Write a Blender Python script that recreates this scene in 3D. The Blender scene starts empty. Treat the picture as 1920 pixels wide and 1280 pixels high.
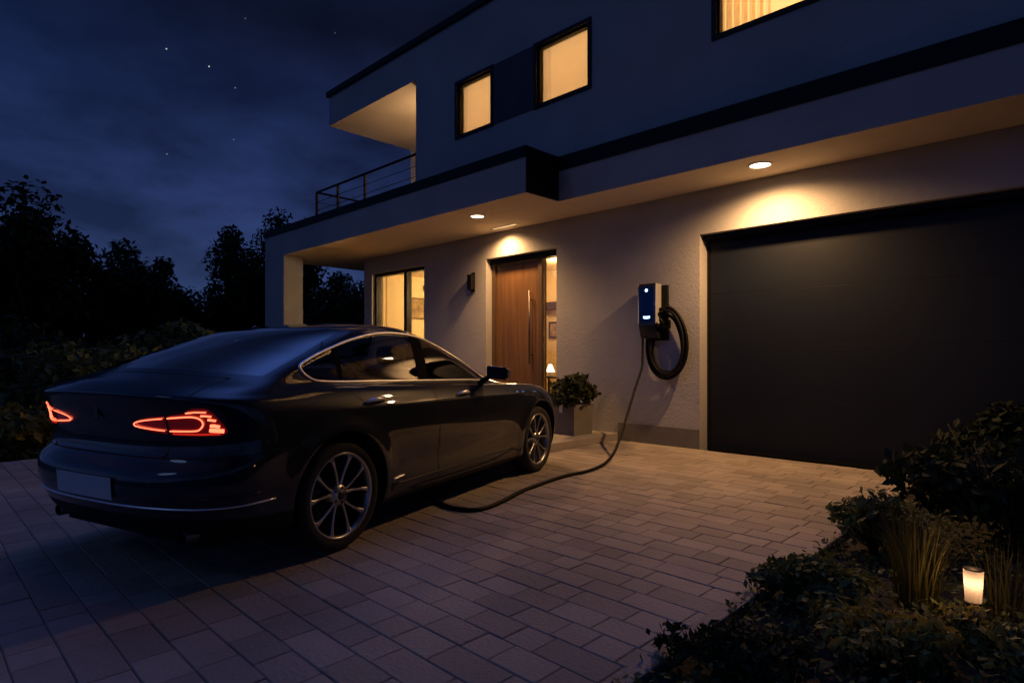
import bpy, math, random
import numpy as np
from mathutils import Vector, Matrix
from mathutils.bvhtree import BVHTree
from mathutils.geometry import barycentric_transform

SC = bpy.context.scene
COL = SC.collection
random.seed(7)
RNG = np.random.default_rng(7)
R = math.radians

# ------------------------------------------------------------------ camera
cam_d = bpy.data.cameras.new("camera")
cam = bpy.data.objects.new("camera", cam_d)
COL.objects.link(cam)
cam.location = (0, 0, 1.2)
cam.rotation_euler = (R(90), 0, math.atan2(0.699, 0.715))
cam_d.sensor_width = 36
cam_d.lens = 36 * 1125 / 1920
cam_d.shift_y = 25 / 1920
cam_d.clip_start = 0.05
cam_d.clip_end = 2000
SC.camera = cam
SC.render.resolution_x, SC.render.resolution_y = 1024, 682
SC.cycles.use_denoising = True
SC.cycles.max_bounces = 8
SC.cycles.transparent_max_bounces = 16
SC.cycles.sample_clamp_indirect = 4
SC.cycles.caustics_reflective = False
SC.cycles.caustics_refractive = False
SC.view_settings.view_transform = 'Standard'
SC.view_settings.look = 'None'
SC.view_settings.exposure = 0
SC.view_settings.gamma = 1

# ------------------------------------------------------------------ world: night sky
world = bpy.data.worlds.new("World")
SC.world = world
world.use_nodes = True


def build_world():
    nt = world.node_tree
    nt.nodes.clear()
    N, L = nt.nodes.new, nt.links.new
    out = N('ShaderNodeOutputWorld')
    bg = N('ShaderNodeBackground')
    L(bg.outputs[0], out.inputs[0])
    tc = N('ShaderNodeTexCoord')
    sep = N('ShaderNodeSeparateXYZ')
    L(tc.outputs['Generated'], sep.inputs[0])
    ramp = N('ShaderNodeValToRGB')
    L(sep.outputs['Z'], ramp.inputs[0])
    els = ramp.color_ramp.elements
    els[0].position, els[0].color = 0.0, (.024, .044, .118, 1)
    els[1].position, els[1].color = 0.6, (.0014, .0020, .0060, 1)
    for p, c in ((.12, (.0220, .0400, .118)), (.24, (.0150, .0275, .096)), (.36, (.0056, .0105, .040)), (.46, (.0024, .0034, .0110))):
        e = els.new(p)
        e.color = (*c, 1)
    # thin drifting cloud
    mp = N('ShaderNodeMapping')
    mp.inputs['Scale'].default_value = (1.6, 1.6, 3.6)
    L(tc.outputs['Generated'], mp.inputs[0])
    nz = N('ShaderNodeTexNoise')
    nz.inputs['Scale'].default_value = 2.2
    nz.inputs['Detail'].default_value = 6
    nz.inputs['Roughness'].default_value = .55
    L(mp.outputs[0], nz.inputs['Vector'])
    cr = N('ShaderNodeMapRange')
    cr.inputs[1].default_value, cr.inputs[2].default_value = .38, .72
    cr.inputs[3].default_value, cr.inputs[4].default_value = .48, 1.75
    L(nz.outputs['Fac'], cr.inputs[0])
    mul = N('ShaderNodeMix')
    mul.data_type, mul.blend_type = 'RGBA', 'MULTIPLY'
    mul.inputs[0].default_value = 1
    L(ramp.outputs[0], mul.inputs[6])
    L(cr.outputs[0], mul.inputs[7])
    # unseen sky glows, added: overhead for car reflections, behind the camera for the fascias
    prev = mul.outputs[2]
    for vec, power, colr in (((-.25, .22, .94), 17, (.140, .290, 1.08)), ((-.40, -.80, .42), 2.0, (.005, .021, .090))):
        dot = N('ShaderNodeVectorMath')
        dot.operation = 'DOT_PRODUCT'
        L(tc.outputs['Generated'], dot.inputs[0])
        dot.inputs[1].default_value = Vector(vec).normalized()
        mx = N('ShaderNodeMath')
        mx.operation = 'MAXIMUM'
        L(dot.outputs['Value'], mx.inputs[0])
        mx.inputs[1].default_value = 0
        pw = N('ShaderNodeMath')
        pw.operation = 'POWER'
        L(mx.outputs[0], pw.inputs[0])
        pw.inputs[1].default_value = power
        lobe = N('ShaderNodeMix')
        lobe.data_type = 'RGBA'
        lobe.inputs[6].default_value = (0, 0, 0, 1)
        lobe.inputs[7].default_value = (*colr, 1)
        L(pw.outputs[0], lobe.inputs[0])
        add = N('ShaderNodeMix')
        add.data_type, add.blend_type = 'RGBA', 'ADD'
        add.inputs[0].default_value = 1
        L(prev, add.inputs[6])
        L(lobe.outputs[2], add.inputs[7])
        prev = add.outputs[2]
    # the last trace of twilight from the physical sky, sun far below
    sky = N('ShaderNodeTexSky')
    sky.sky_type = 'NISHITA'
    sky.sun_disc = False
    sky.sun_elevation = R(-4)
    sky.sun_rotation = R(200)
    add2 = N('ShaderNodeMix')
    add2.data_type, add2.blend_type = 'RGBA', 'ADD'
    add2.inputs[0].default_value = .05
    L(add.outputs[2], add2.inputs[6])
    L(sky.outputs[0], add2.inputs[7])
    # a handful of stars, fixed directions at infinity
    last = add2.outputs[2]
    stars = [(-.8807, .2477, .4038, .55), (-.8698, .2971, .3939, .6), (-.8664, .3306, .3743, .16), (-.9245, .2606, .2783, .16),
             (-.8893, .3371, .3091, .10), (-.8272, .3289, .4556, .10), (-.7763, .4340, .4572, .07)]
    for x, y, z, s in stars:
        d = N('ShaderNodeVectorMath')
        d.operation = 'DOT_PRODUCT'
        L(tc.outputs['Generated'], d.inputs[0])
        d.inputs[1].default_value = Vector((x, y, z)).normalized()
        m = N('ShaderNodeMapRange')
        m.inputs[1].default_value, m.inputs[2].default_value = math.cos(.0012), math.cos(.0004)
        m.inputs[3].default_value, m.inputs[4].default_value = 0, s
        L(d.outputs['Value'], m.inputs[0])
        a = N('ShaderNodeMix')
        a.data_type, a.blend_type = 'RGBA', 'ADD'
        a.inputs[0].default_value = 1
        L(last, a.inputs[6])
        L(m.outputs[0], a.inputs[7])
        last = a.outputs[2]
    L(last, bg.inputs['Color'])
    bg.inputs['Strength'].default_value = 1.0


build_world()
moon_d = bpy.data.lights.new("moon", 'SUN')
moon_d.energy = .05
moon_d.angle = R(12)
moon_d.color = (.35, .5, 1)
moon = bpy.data.objects.new("moon", moon_d)
COL.objects.link(moon)
moon.rotation_euler = Vector((.30, .74, -.60)).to_track_quat('-Z', 'Y').to_euler()

# powers of the lamps the place has
P_PORCH, P_WALLWASH, P_GARAGE, P_GARDEN = 150, 165, 345, 1.6
P_ROOM, P_HALL, P_UPPER = 270, 85, 78
WARM = (1.0, .53, .20)

# ------------------------------------------------------------------ helpers


def tag(o, label=None, cat=None, group=None, kind=None):
    if label: o['label'] = label
    if cat: o['category'] = cat
    if group: o['group'] = group
    if kind: o['kind'] = kind
    return o


def empty(name, loc=(0, 0, 0), rz=0, label=None, cat=None, group=None):
    o = bpy.data.objects.new(name, None)
    COL.objects.link(o)
    o.location = loc
    o.rotation_euler = (0, 0, rz)
    o.empty_display_size = .1
    return tag(o, label, cat, group)


class MB:
    def __init__(s):
        s.v, s.f, s.m, s.sm = [], [], [], []

    def quad(s, pts, mi=0, smooth=False):
        b = len(s.v)
        s.v += [tuple(p) for p in pts]
        s.f.append(tuple(range(b, b + len(pts))))
        s.m.append(mi)
        s.sm.append(smooth)

    def box(s, x0, x1, y0, y1, z0, z1, mi=0, bev=0.0, skip=''):
        if bev > 0:
            return s.bbox(x0, x1, y0, y1, z0, z1, bev, mi)
        b = len(s.v)
        s.v += [(x0, y0, z0), (x1, y0, z0), (x1, y1, z0), (x0, y1, z0), (x0, y0, z1), (x1, y0, z1), (x1, y1, z1), (x0, y1, z1)]
        for k, q in (('b', (3, 2, 1, 0)), ('t', (4, 5, 6, 7)), ('f', (0, 1, 5, 4)), ('r', (1, 2, 6, 5)), ('k', (2, 3, 7, 6)), ('l', (3, 0, 4, 7))):
            if k in skip: continue
            s.f.append(tuple(b + i for i in q))
            s.m.append(mi)
            s.sm.append(False)

    def bbox(s, x0, x1, y0, y1, z0, z1, bv, mi=0):
        """box with chamfered edges"""
        import bmesh
        bm = bmesh.new()
        bmesh.ops.create_cube(bm, size=1)
        for v in bm.verts:
            v.co = Vector(((x0 + x1) / 2 + v.co.x * (x1 - x0), (y0 + y1) / 2 + v.co.y * (y1 - y0), (z0 + z1) / 2 + v.co.z * (z1 - z0)))
        bmesh.ops.bevel(bm, geom=bm.edges[:] + bm.verts[:], offset=bv, segments=2, affect='EDGES', profile=.5)
        b = len(s.v)
        bm.verts.index_update()
        s.v += [tuple(v.co) for v in bm.verts]
        for f in bm.faces:
            s.f.append(tuple(b + v.index for v in f.verts))
            s.m.append(mi)
            s.sm.append(False)
        bm.free()

    def tube(s, pts, r, n=8, mi=0, closed=False, caps=True):
        pts = [Vector(p) for p in pts]
        m = len(pts)
        rr = r if hasattr(r, '__len__') else [r] * m
        b = len(s.v)
        up = None
        for i, p in enumerate(pts):
            if closed:
                t = pts[(i + 1) % m] - pts[i - 1]
            else:
                t = pts[min(i + 1, m - 1)] - pts[max(i - 1, 0)]
            if t.length < 1e-9: t = Vector((0, 0, 1))
            t.normalize()
            if up is None:
                up = t.orthogonal().normalized()
            up = up - t * up.dot(t)
            if up.length < 1e-6: up = t.orthogonal()
            up.normalize()
            sd = t.cross(up)
            for k in range(n):
                a = 2 * math.pi * k / n
                s.v.append(tuple(p + (up * math.cos(a) + sd * math.sin(a)) * rr[i]))
        for i in range(m if closed else m - 1):
            i2 = (i + 1) % m
            for k in range(n):
                k2 = (k + 1) % n
                s.f.append((b + i * n + k, b + i * n + k2, b + i2 * n + k2, b + i2 * n + k))
                s.m.append(mi)
                s.sm.append(True)
        if caps and not closed:
            s.f.append(tuple(b + k for k in range(n - 1, -1, -1)))
            s.f.append(tuple(b + (m - 1) * n + k for k in range(n)))
            s.m += [mi, mi]
            s.sm += [False, False]

    def lathe(s, prof, n=24, axis='z', c=(0, 0, 0), mi=0, smooth=True, caps=False):
        """prof: list of (radius, height) along the axis"""
        b = len(s.v)
        for r, h in prof:
            for k in range(n):
                a = 2 * math.pi * k / n
                x, y = r * math.cos(a), r * math.sin(a)
                p = (x, y, h) if axis == 'z' else ((x, h, y) if axis == 'y' else (h, x, y))
                s.v.append((p[0] + c[0], p[1] + c[1], p[2] + c[2]))
        for i in range(len(prof) - 1):
            for k in range(n):
                k2 = (k + 1) % n
                s.f.append((b + i * n + k, b + i * n + k2, b + (i + 1) * n + k2, b + (i + 1) * n + k))
                s.m.append(mi)
                s.sm.append(smooth)
        if caps:
            s.f.append(tuple(b + k for k in range(n - 1, -1, -1)))
            s.f.append(tuple(b + (len(prof) - 1) * n + k for k in range(n)))
            s.m += [mi, mi]
            s.sm += [False, False]

    def build(s, name, mats, parent=None, label=None, cat=None, group=None, kind=None):
        me = bpy.data.meshes.new(name)
        me.from_pydata(s.v, [], s.f)
        for m in (mats if isinstance(mats, (list, tuple)) else [mats]):
            me.materials.append(m)
        me.polygons.foreach_set('material_index', s.m)
        me.polygons.foreach_set('use_smooth', s.sm)
        me.update()
        o = bpy.data.objects.new(name, me)
        COL.objects.link(o)
        if parent: o.parent = parent
        return tag(o, label, cat, group, kind)


def np_mesh(name, V, F, mats, parent=None, smooth=False, **kw):
    """V: (n,3) array, F: (m,4) array"""
    me = bpy.data.meshes.new(name)
    me.from_pydata(np.asarray(V).tolist(), [], np.asarray(F).tolist())
    for m in (mats if isinstance(mats, (list, tuple)) else [mats]):
        me.materials.append(m)
    if smooth:
        me.polygons.foreach_set('use_smooth', [True] * len(me.polygons))
    me.update()
    o = bpy.data.objects.new(name, me)
    COL.objects.link(o)
    if parent: o.parent = parent
    return tag(o, kw.get('label'), kw.get('cat'), kw.get('group'), kw.get('kind'))


# ------------------------------------------------------------------ materials


def mat(name, color, rough=.6, metal=0, var=0.0, scale=6.0, bump=0.0, bscale=None, coat=0, coat_rough=.03, island=0.0, spec=None,
        emit=None, estr=0, detail=5, stretch=(1, 1, 1), trans=0):
    m = bpy.data.materials.new(name)
    m.use_nodes = True
    nt = m.node_tree
    N, L = nt.nodes.new, nt.links.new
    b = nt.nodes['Principled BSDF']
    b.inputs['Base Color'].default_value = (*color, 1)
    b.inputs['Roughness'].default_value = rough
    b.inputs['Metallic'].default_value = metal
    b.inputs['Coat Weight'].default_value = coat
    b.inputs['Coat Roughness'].default_value = coat_rough
    if spec is not None: b.inputs['Specular IOR Level'].default_value = spec
    if emit:
        b.inputs['Emission Color'].default_value = (*emit, 1)
        b.inputs['Emission Strength'].default_value = estr
    src = None
    if var or bump:
        tc = N('ShaderNodeTexCoord')
        mp = N('ShaderNodeMapping')
        mp.inputs['Scale'].default_value = stretch
        L(tc.outputs['Object'], mp.inputs[0])
        nz = N('ShaderNodeTexNoise')
        nz.inputs['Scale'].default_value = scale
        nz.inputs['Detail'].default_value = detail
        L(mp.outputs[0], nz.inputs['Vector'])
        if var:
            r = N('ShaderNodeMapRange')
            r.inputs[1].default_value, r.inputs[2].default_value = .25, .75
            r.inputs[3].default_value, r.inputs[4].default_value = 1 - var, 1 + var
            L(nz.outputs['Fac'], r.inputs[0])
            src = r.outputs[0]
        if bump:
            n2 = N('ShaderNodeTexNoise')
            n2.inputs['Scale'].default_value = bscale or scale * 10
            n2.inputs['Detail'].default_value = 4
            L(mp.outputs[0], n2.inputs['Vector'])
            bp = N('ShaderNodeBump')
            bp.inputs['Strength'].default_value = bump
            bp.inputs['Distance'].default_value = .01
            L(n2.outputs['Fac'], bp.inputs['Height'])
            L(bp.outputs[0], b.inputs['Normal'])
    if island:
        g = N('ShaderNodeNewGeometry')
        r = N('ShaderNodeMapRange')
        r.inputs[3].default_value, r.inputs[4].default_value = 1 - island, 1 + island
        L(g.outputs['Random Per Island'], r.inputs[0])
        if src is None:
            src = r.outputs[0]
        else:
            k = N('ShaderNodeMath')
            k.operation = 'MULTIPLY'
            L(src, k.inputs[0])
            L(r.outputs[0], k.inputs[1])
            src = k.outputs[0]
    if src is not None:
        mx = N('ShaderNodeMix')
        mx.data_type, mx.blend_type = 'RGBA', 'MULTIPLY'
        mx.inputs[0].default_value = 1
        mx.inputs[6].default_value = (*color, 1)
        L(src, mx.inputs[7])
        L(mx.outputs[2], b.inputs['Base Color'])
    if trans:
        tr = N('ShaderNodeBsdfTranslucent')
        tr.inputs[0].default_value = (*color, 1)
        ms = N('ShaderNodeMixShader')
        ms.inputs[0].default_value = trans
        out = nt.nodes['Material Output']
        L(b.outputs[0], ms.inputs[1])
        L(tr.outputs[0], ms.inputs[2])
        L(ms.outputs[0], out.inputs[0])
    return m


def glass(name, tint=(1, 1, 1), refl=1.0, rough=.0):
    m = bpy.data.materials.new(name)
    m.use_nodes = True
    nt = m.node_tree
    nt.nodes.clear()
    N, L = nt.nodes.new, nt.links.new
    out = N('ShaderNodeOutputMaterial')
    t = N('ShaderNodeBsdfTransparent')
    t.inputs[0].default_value = (*tint, 1)
    g = N('ShaderNodeBsdfGlossy')
    g.inputs['Roughness'].default_value = rough
    f = N('ShaderNodeFresnel')
    f.inputs[0].default_value = 1.5
    mm = N('ShaderNodeMath')
    mm.operation = 'MULTIPLY'
    mm.inputs[1].default_value = refl
    L(f.outputs[0], mm.inputs[0])
    ms = N('ShaderNodeMixShader')
    L(mm.outputs[0], ms.inputs[0])
    L(t.outputs[0], ms.inputs[1])
    L(g.outputs[0], ms.inputs[2])
    L(ms.outputs[0], out.inputs[0])
    return m


def emitter(name, color, strength):
    m = bpy.data.materials.new(name)
    m.use_nodes = True
    nt = m.node_tree
    nt.nodes.clear()
    out = nt.nodes.new('ShaderNodeOutputMaterial')
    e = nt.nodes.new('ShaderNodeEmission')
    e.inputs[0].default_value = (*color, 1)
    e.inputs[1].default_value = strength
    nt.links.new(e.outputs[0], out.inputs[0])
    return m


def tune(m, **kw):
    b = m.node_tree.nodes['Principled BSDF']
    for k, v in kw.items(): b.inputs[k.replace('_', ' ')].default_value = v
    return m


M = dict(
    render=mat('wall_render', (.41, .405, .415), .9, var=.12, scale=1.3, bump=.5, bscale=45, detail=9),
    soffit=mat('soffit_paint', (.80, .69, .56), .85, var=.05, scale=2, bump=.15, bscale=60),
    plinth=mat('plinth_grey', (.16, .15, .14), .85, var=.2, scale=3, bump=.4, bscale=60),
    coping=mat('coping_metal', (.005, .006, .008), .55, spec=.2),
    clad=mat('dark_cladding', (.05, .055, .07), .7, var=.15, scale=4),
    frame=mat('window_frame_dark', (.008, .007, .007), .45, spec=.2),
    bronze=mat('door_frame_bronze', (.10, .06, .035), .45),
    door=mat('door_wood', (.145, .074, .030), .45, var=.30, scale=2.2, stretch=(9, 9, .5), bump=.12, bscale=14),
    steel=mat('brushed_steel', (.16, .15, .14), .42, metal=1, var=.1, scale=30),
    garage=mat('garage_door_paint', (.0075, .0105, .0185), .5, spec=.25, var=.10, scale=1.2, bump=.05, bscale=40),
    black=mat('black_plastic', (.007, .007, .008), .6, spec=.2, var=.2, scale=20),
    gap=mat('shut_line', (.002, .002, .002), .9),
    rubber=mat('tyre_rubber', (.012, .012, .012), .85, var=.2, scale=12, bump=.2, bscale=80),
    alloy=mat('alloy_wheel', (.42, .42, .43), .30, metal=1, var=.10, scale=20),
    alloydark=mat('alloy_dark', (.03, .03, .033), .4, metal=.6),
    chrome=mat('chrome_trim', (.95, .95, .97), .33, metal=1),
    paint=tune(mat('car_paint', (.009, .013, .024), .38, metal=.5, coat=1, coat_rough=.02, spec=.2), Coat_IOR=1.5),
    carglass=glass('car_glass', (.88, .87, .80), 2.5),
    rearglass=glass('rear_glass', (.05, .05, .055), 3.0, .03),
    pane=glass('window_pane', (.93, .93, .92), .55),
    lens=mat('tail_lens', (.10, .004, .004), .12, coat=1, emit=(1, .02, .012), estr=.025),
    led=emitter('tail_led', (1, .12, .055), 4.0),
    leddim=emitter('tail_glow', (1, .03, .015), .55),
    plate=mat('number_plate', (.62, .63, .66), .45, var=.05, scale=10),
    seat=mat('seat_leather', (.10, .085, .07), .55, var=.2, scale=9),
    paver=mat('paver_concrete', (.305, .258, .218), .82, var=.36, scale=.9, bump=.7, bscale=50, island=.17, detail=9),
    sand=mat('joint_sand', (.05, .045, .04), .95, var=.3, scale=30),
    step=mat('step_stone', (.30, .27, .25), .75, var=.12, scale=4, bump=.2, bscale=60),
    soil=mat('soil', (.022, .018, .013), .95, var=.4, scale=6, bump=.8, bscale=25),
    lawn=mat('lawn', (.018, .026, .012), .95, var=.5, scale=2, bump=.8, bscale=30),
    cable=mat('cable_rubber', (.0040, .0040, .0045), .6, spec=.18),
    rail=mat('rail_metal', (.004, .004, .005), .6, spec=.15), pillargloss=mat('pillar_gloss', (.002, .002, .002), .7, spec=.05),
    chg=mat('charger_dark', (.012, .014, .022), .22, coat=.6),
    silver=mat('charger_silver', (.55, .55, .57), .35, metal=.3),
    blueled=emitter('charger_led', (.52, .78, 1.0), 3.0),
    blueglow=emitter('charger_screen', (.004, .018, .10), .20),
    lampglass=emitter('lamp_disc', (1, .78, .48), 9.0),
    slot=emitter('slot_disc', (1, .70, .36), 1.25),
    ring=mat('lamp_ring', (.5, .47, .42), .4, metal=.5),
    gardenglow=mat('garden_lamp_glass', (.95, .88, .78), .5, trans=.95),
    blind=mat('roller_blind', (.82, .68, .46), .9, trans=.75, var=.05, scale=3, stretch=(3, 3, .5)),
    curtain=mat('curtain_cloth', (.78, .66, .50), .9, trans=.6, var=.06, scale=6),
    cream=mat('room_wall', (.74, .60, .36), .9, var=.04, scale=3),
    woodfloor=mat('room_floor', (.24, .13, .06), .5, var=.2, scale=3, stretch=(8, 1, 1)),
    canvas=mat('picture_canvas', (.30, .22, .12), .8, var=.6, scale=7),
    darkwood=mat('dark_wood', (.05, .028, .014), .5, var=.2, scale=5),
    shade=emitter('lamp_shade', (1, .84, .62), 2.2),
    pot=mat('planter_concrete', (.17, .155, .14), .8, var=.15, scale=5, bump=.2, bscale=50),
    white=mat('white_card', (.8, .77, .7), .7),
    bark=mat('bark', (.035, .026, .018), .9, var=.4, scale=8, bump=.8, bscale=30),
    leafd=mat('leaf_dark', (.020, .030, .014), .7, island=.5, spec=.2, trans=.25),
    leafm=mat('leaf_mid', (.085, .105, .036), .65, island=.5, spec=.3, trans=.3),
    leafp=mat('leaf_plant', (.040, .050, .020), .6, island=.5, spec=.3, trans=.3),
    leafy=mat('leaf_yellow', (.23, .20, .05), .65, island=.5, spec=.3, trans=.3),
    blade=mat('grass_blade', (.085, .078, .022), .6, island=.5, spec=.3, trans=.35),
)

# ------------------------------------------------------------------ ground


def sheet(name, x0, x1, y0, y1, z, m, nx=1, ny=1):
    mb = MB()
    for i in range(nx):
        for j in range(ny):
            a, b = x0 + (x1 - x0) * i / nx, x0 + (x1 - x0) * (i + 1) / nx
            c, d = y0 + (y1 - y0) * j / ny, y0 + (y1 - y0) * (j + 1) / ny
            mb.quad([(a, c, z), (b, c, z), (b, d, z), (a, d, z)])
    return mb.build(name, m, kind='structure')


sheet('lawn', -700, 700, -700, 700, -.05, M['lawn'])
sheet('soil', -1.25, 3.5, -3, 7.1, -.012, M['soil'])

UL, UR = -8.80, -1.27


def build_pavers():
    """bevelled concrete blocks in courses parallel to the facade, each a little out of level"""
    V, F = [], []
    rnd = random.Random(3)
    ch = .166
    nrow = int((7.10 + 3.0) / ch)
    g, bv = .0013, .0045
    for r in range(nrow):
        v0 = 7.10 - (r + 1) * ch
        v1 = v0 + ch
        u = UL - rnd.random() * .3
        while u < UR - .02:
            ln = rnd.choice((.166, .249, .249, .332))
            a, b = max(u, UL), min(u + ln, UR)
            u += ln
            if b - a < .03: continue
            x0, x1, y0, y1 = a + g, b - g, v0 + g, v1 - g
            dz = rnd.uniform(-.0022, .0022)
            tx, ty = rnd.uniform(-.006, .006), rnd.uniform(-.006, .006)
            n = len(V)
            for (px, py, pz) in ((x0, y0, -.03), (x1, y0, -.03), (x1, y1, -.03), (x0, y1, -.03),
                                 (x0, y0, -bv), (x1, y0, -bv), (x1, y1, -bv), (x0, y1, -bv),
                                 (x0 + bv, y0 + bv, 0), (x1 - bv, y0 + bv, 0), (x1 - bv, y1 - bv, 0), (x0 + bv, y1 - bv, 0)):
                if pz > -.02:
                    pz += dz + tx * (px - (x0 + x1) / 2) + ty * (py - (y0 + y1) / 2)
                V.append((px, py, pz))
            for k in range(4):
                k2 = (k + 1) % 4
                F.append((n + k, n + k2, n + 4 + k2, n + 4 + k))
                F.append((n + 4 + k, n + 4 + k2, n + 8 + k2, n + 8 + k))
            F.append((n + 8, n + 9, n + 10, n + 11))
    np_mesh('driveway', V, F, M['paver'], kind='structure')


build_pavers()
sheet('sand', UL, UR, -3, 7.1, -.011, M['sand'])
kb = MB()
for i in range(10):
    kb.box(UR + .002, UR + .078, -3 + i * 1.01, -3 + i * 1.01 + 1.005, -.05, .03, bev=.008)
kb.build('kerb', M['paver'], kind='structure')
st = MB()
st.box(-8.3, -4.85, 5.62, 7.105, .0, .10, bev=.006)
st.build('doorstep', M['step'], kind='structure')

# ------------------------------------------------------------------ house
house = empty('house', (-4, 7.1, 0), 0, 'modern two storey white rendered house with flat roof, balcony and lit windows', 'house')
HM = Matrix.Translation((4, -7.1, 0))


def part(mb, name, mats, parent=None, **kw):
    """a part of the house; mesh given in world coordinates"""
    if parent is None: parent = house
    mb.v = [(x + 4, y - 7.1, z) for x, y, z in mb.v]
    return mb.build(name, mats, parent, **kw)


def wall(mb, u0, u1, z0, z1, vf, vb, holes, mi=0):
    us = sorted({u0, u1, *[h[0] for h in holes], *[h[1] for h in holes]})
    zs = sorted({z0, z1, *[h[2] for h in holes], *[h[3] for h in holes]})
    us = [u for u in us if u0 <= u <= u1]
    zs = [z for z in zs if z0 <= z <= z1]
    n, m = len(us) - 1, len(zs) - 1

    def solid(i, j):
        if i < 0 or j < 0 or i >= n or j >= m: return False
        cu, cz = (us[i] + us[i + 1]) / 2, (zs[j] + zs[j + 1]) / 2
        return not any(h[0] < cu < h[1] and h[2] < cz < h[3] for h in holes)
    for i in range(n):
        for j in range(m):
            if not solid(i, j): continue
            a, b, c, d = us[i], us[i + 1], zs[j], zs[j + 1]
            mb.quad([(a, vf, c), (b, vf, c), (b, vf, d), (a, vf, d)], mi)
            mb.quad([(b, vb, c), (a, vb, c), (a, vb, d), (b, vb, d)], mi)
            if not solid(i - 1, j): mb.quad([(a, vb, c), (a, vf, c), (a, vf, d), (a, vb, d)], mi)
            if not solid(i + 1, j): mb.quad([(b, vf, c), (b, vb, c), (b, vb, d), (b, vf, d)], mi)
            if not solid(i, j - 1): mb.quad([(a, vf, c), (a, vb, c), (b, vb, c), (b, vf, c)][::-1], mi)
            if not solid(i, j + 1): mb.quad([(a, vf, d), (b, vf, d), (b, vb, d), (a, vb, d)], mi)


V0, V1 = 7.11, 6.45
W_G = (-11.16, -9.33, .10, 2.93)
D_O = (-7.58, -5.99, .10, 2.855)
G_O = (-3.62, 1.5, -.01, 2.725)
mb = MB()
wall(mb, -11.46, 2.6, -.05, 3.279, V0, V0 + .28, [W_G, D_O, (G_O[0], G_O[1], -.05, G_O[3])])
mb.box(-11.46, -11.2, V0 + .281, 15, -.05, 3.279)
mb.box(2.34, 2.6, V0 + .281, 15, -.05, 3.279)
mb.box(-11.199, 2.339, 14.7, 15, -.05, 3.279)
part(mb, 'wall', M['render'])
for a, b in ((-9.33, -8.305), (-4.845, -3.622)):
    mb = MB()
    mb.box(a, b, V0 - .018, V0 - .001, 0, .25)
    part(mb, 'plinth', M['plinth'])
# porch slab under the balcony and garage canopy
mb = MB()
mb.box(-13.06, -5.25, 5.62, 15.0, 3.28, 3.74, skip='b')
mb.quad([(-13.06, 5.62, 3.28), (-13.06, 15, 3.28), (-5.25, 15, 3.28), (-5.25, 5.62, 3.28)], 1)
part(mb, 'balcony_slab', [M['render'], M['soffit']])
mb = MB()
mb.box(-5.249, 3.2, 6.27, 15.0, 3.281, 3.69, skip='bl')
mb.quad([(-5.249, 6.27, 3.281), (-5.249, 15, 3.281), (3.2, 15, 3.281), (3.2, 6.27, 3.281)], 1)
part(mb, 'canopy', [M['render'], M['soffit']])
mb = MB()
mb.box(-13.08, -5.235, 5.60, 6.44, 3.741, 3.88)
mb.box(-5.234, 3.22, 6.25, 6.44, 3.691, 3.88)
part(mb, 'coping', M['coping'])
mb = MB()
mb.box(-5.248, -5.236, 5.625, 6.262, 3.285, 3.738)  # dark sheet standing in for shade on the slab's return face
part(mb, 'shade_panel', M['coping'])
mb = MB()
mb.box(-13.06, -12.15, 5.62, 6.04, -.05, 3.278)
part(mb, 'pillar', M['render'])
# upper storey
UW = [(-7.56, -6.76, 4.80, 5.64), (-5.80, -4.88, 4.80, 5.64), (-3.08, -1.1, 4.80, 5.64)]
ZT = 6.80
mb = MB()
wall(mb, -11.78, 3.0, 3.741, ZT - .10, V1, V1 + .25, [(-11.78, -8.70, 3.741, 6.09)] + UW)
mb.box(-11.78, -8.70, V1 + .251, 8.58, 6.09, ZT - .10)          # loggia lintel and ceiling
wall(mb, -11.78, -8.70, 3.741, 6.088, 8.58, 8.78, [(-11.15, -9.2, 3.9, 5.9)])
mb.box(-8.95, -8.702, V1 + .251, 8.579, 3.741, 6.089)
mb.box(2.75, 3.0, V1 + .251, 15, 3.741, ZT - .10)
mb.box(-11.78, -11.53, 8.781, 15, 3.741, ZT - .10)
part(mb, 'upper_wall', M['render'])
mb = MB()
mb.box(-11.83, 3.05, V1 - .05, 15.1, ZT - .099, ZT + .01)
part(mb, 'roof', M['coping'])
mb = MB()
mb.box(UW[0][1] + .062, UW[1][0] - .062, V1 - .012, V1 - .002, UW[0][2] - .04, UW[0][3] + .04)
part(mb, 'infill_panel', M['clad'])


def frame_bars(mb, u0, u1, z0, z1, v0, v1, t):
    mb.box(u0, u0 + t, v0, v1, z0, z1)
    mb.box(u1 - t, u1, v0, v1, z0, z1)
    mb.box(u0 + t, u1 - t, v0, v1, z0, z0 + t)
    mb.box(u0 + t, u1 - t, v0, v1, z1 - t, z1)


def room_box(u0, u1, v0, v1, z0, z1, name, wm, fm=None):
    mb = MB()
    mb.quad([(u0, v1, z0), (u1, v1, z0), (u1, v1, z1), (u0, v1, z1)][::-1])
    mb.quad([(u0, v0, z0), (u0, v1, z0), (u0, v1, z1), (u0, v0, z1)])
    mb.quad([(u1, v0, z0), (u1, v1, z0), (u1, v1, z1), (u1, v0, z1)][::-1])
    mb.quad([(u0, v0, z1), (u1, v0, z1), (u1, v1, z1), (u0, v1, z1)])
    mb.quad([(u0, v0, z0), (u1, v0, z0), (u1, v1, z0), (u0, v1, z0)], 1)
    return part(mb, name, [wm, fm or wm])


def point(name, loc, power, color, size=.06, parent=None):
    d = bpy.data.lights.new(name, 'POINT')
    d.energy, d.color, d.shadow_soft_size = power, color, size
    o = bpy.data.objects.new(name, d)
    COL.objects.link(o)
    if parent:
        o.parent = parent
    o.location = loc
    return o


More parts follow.
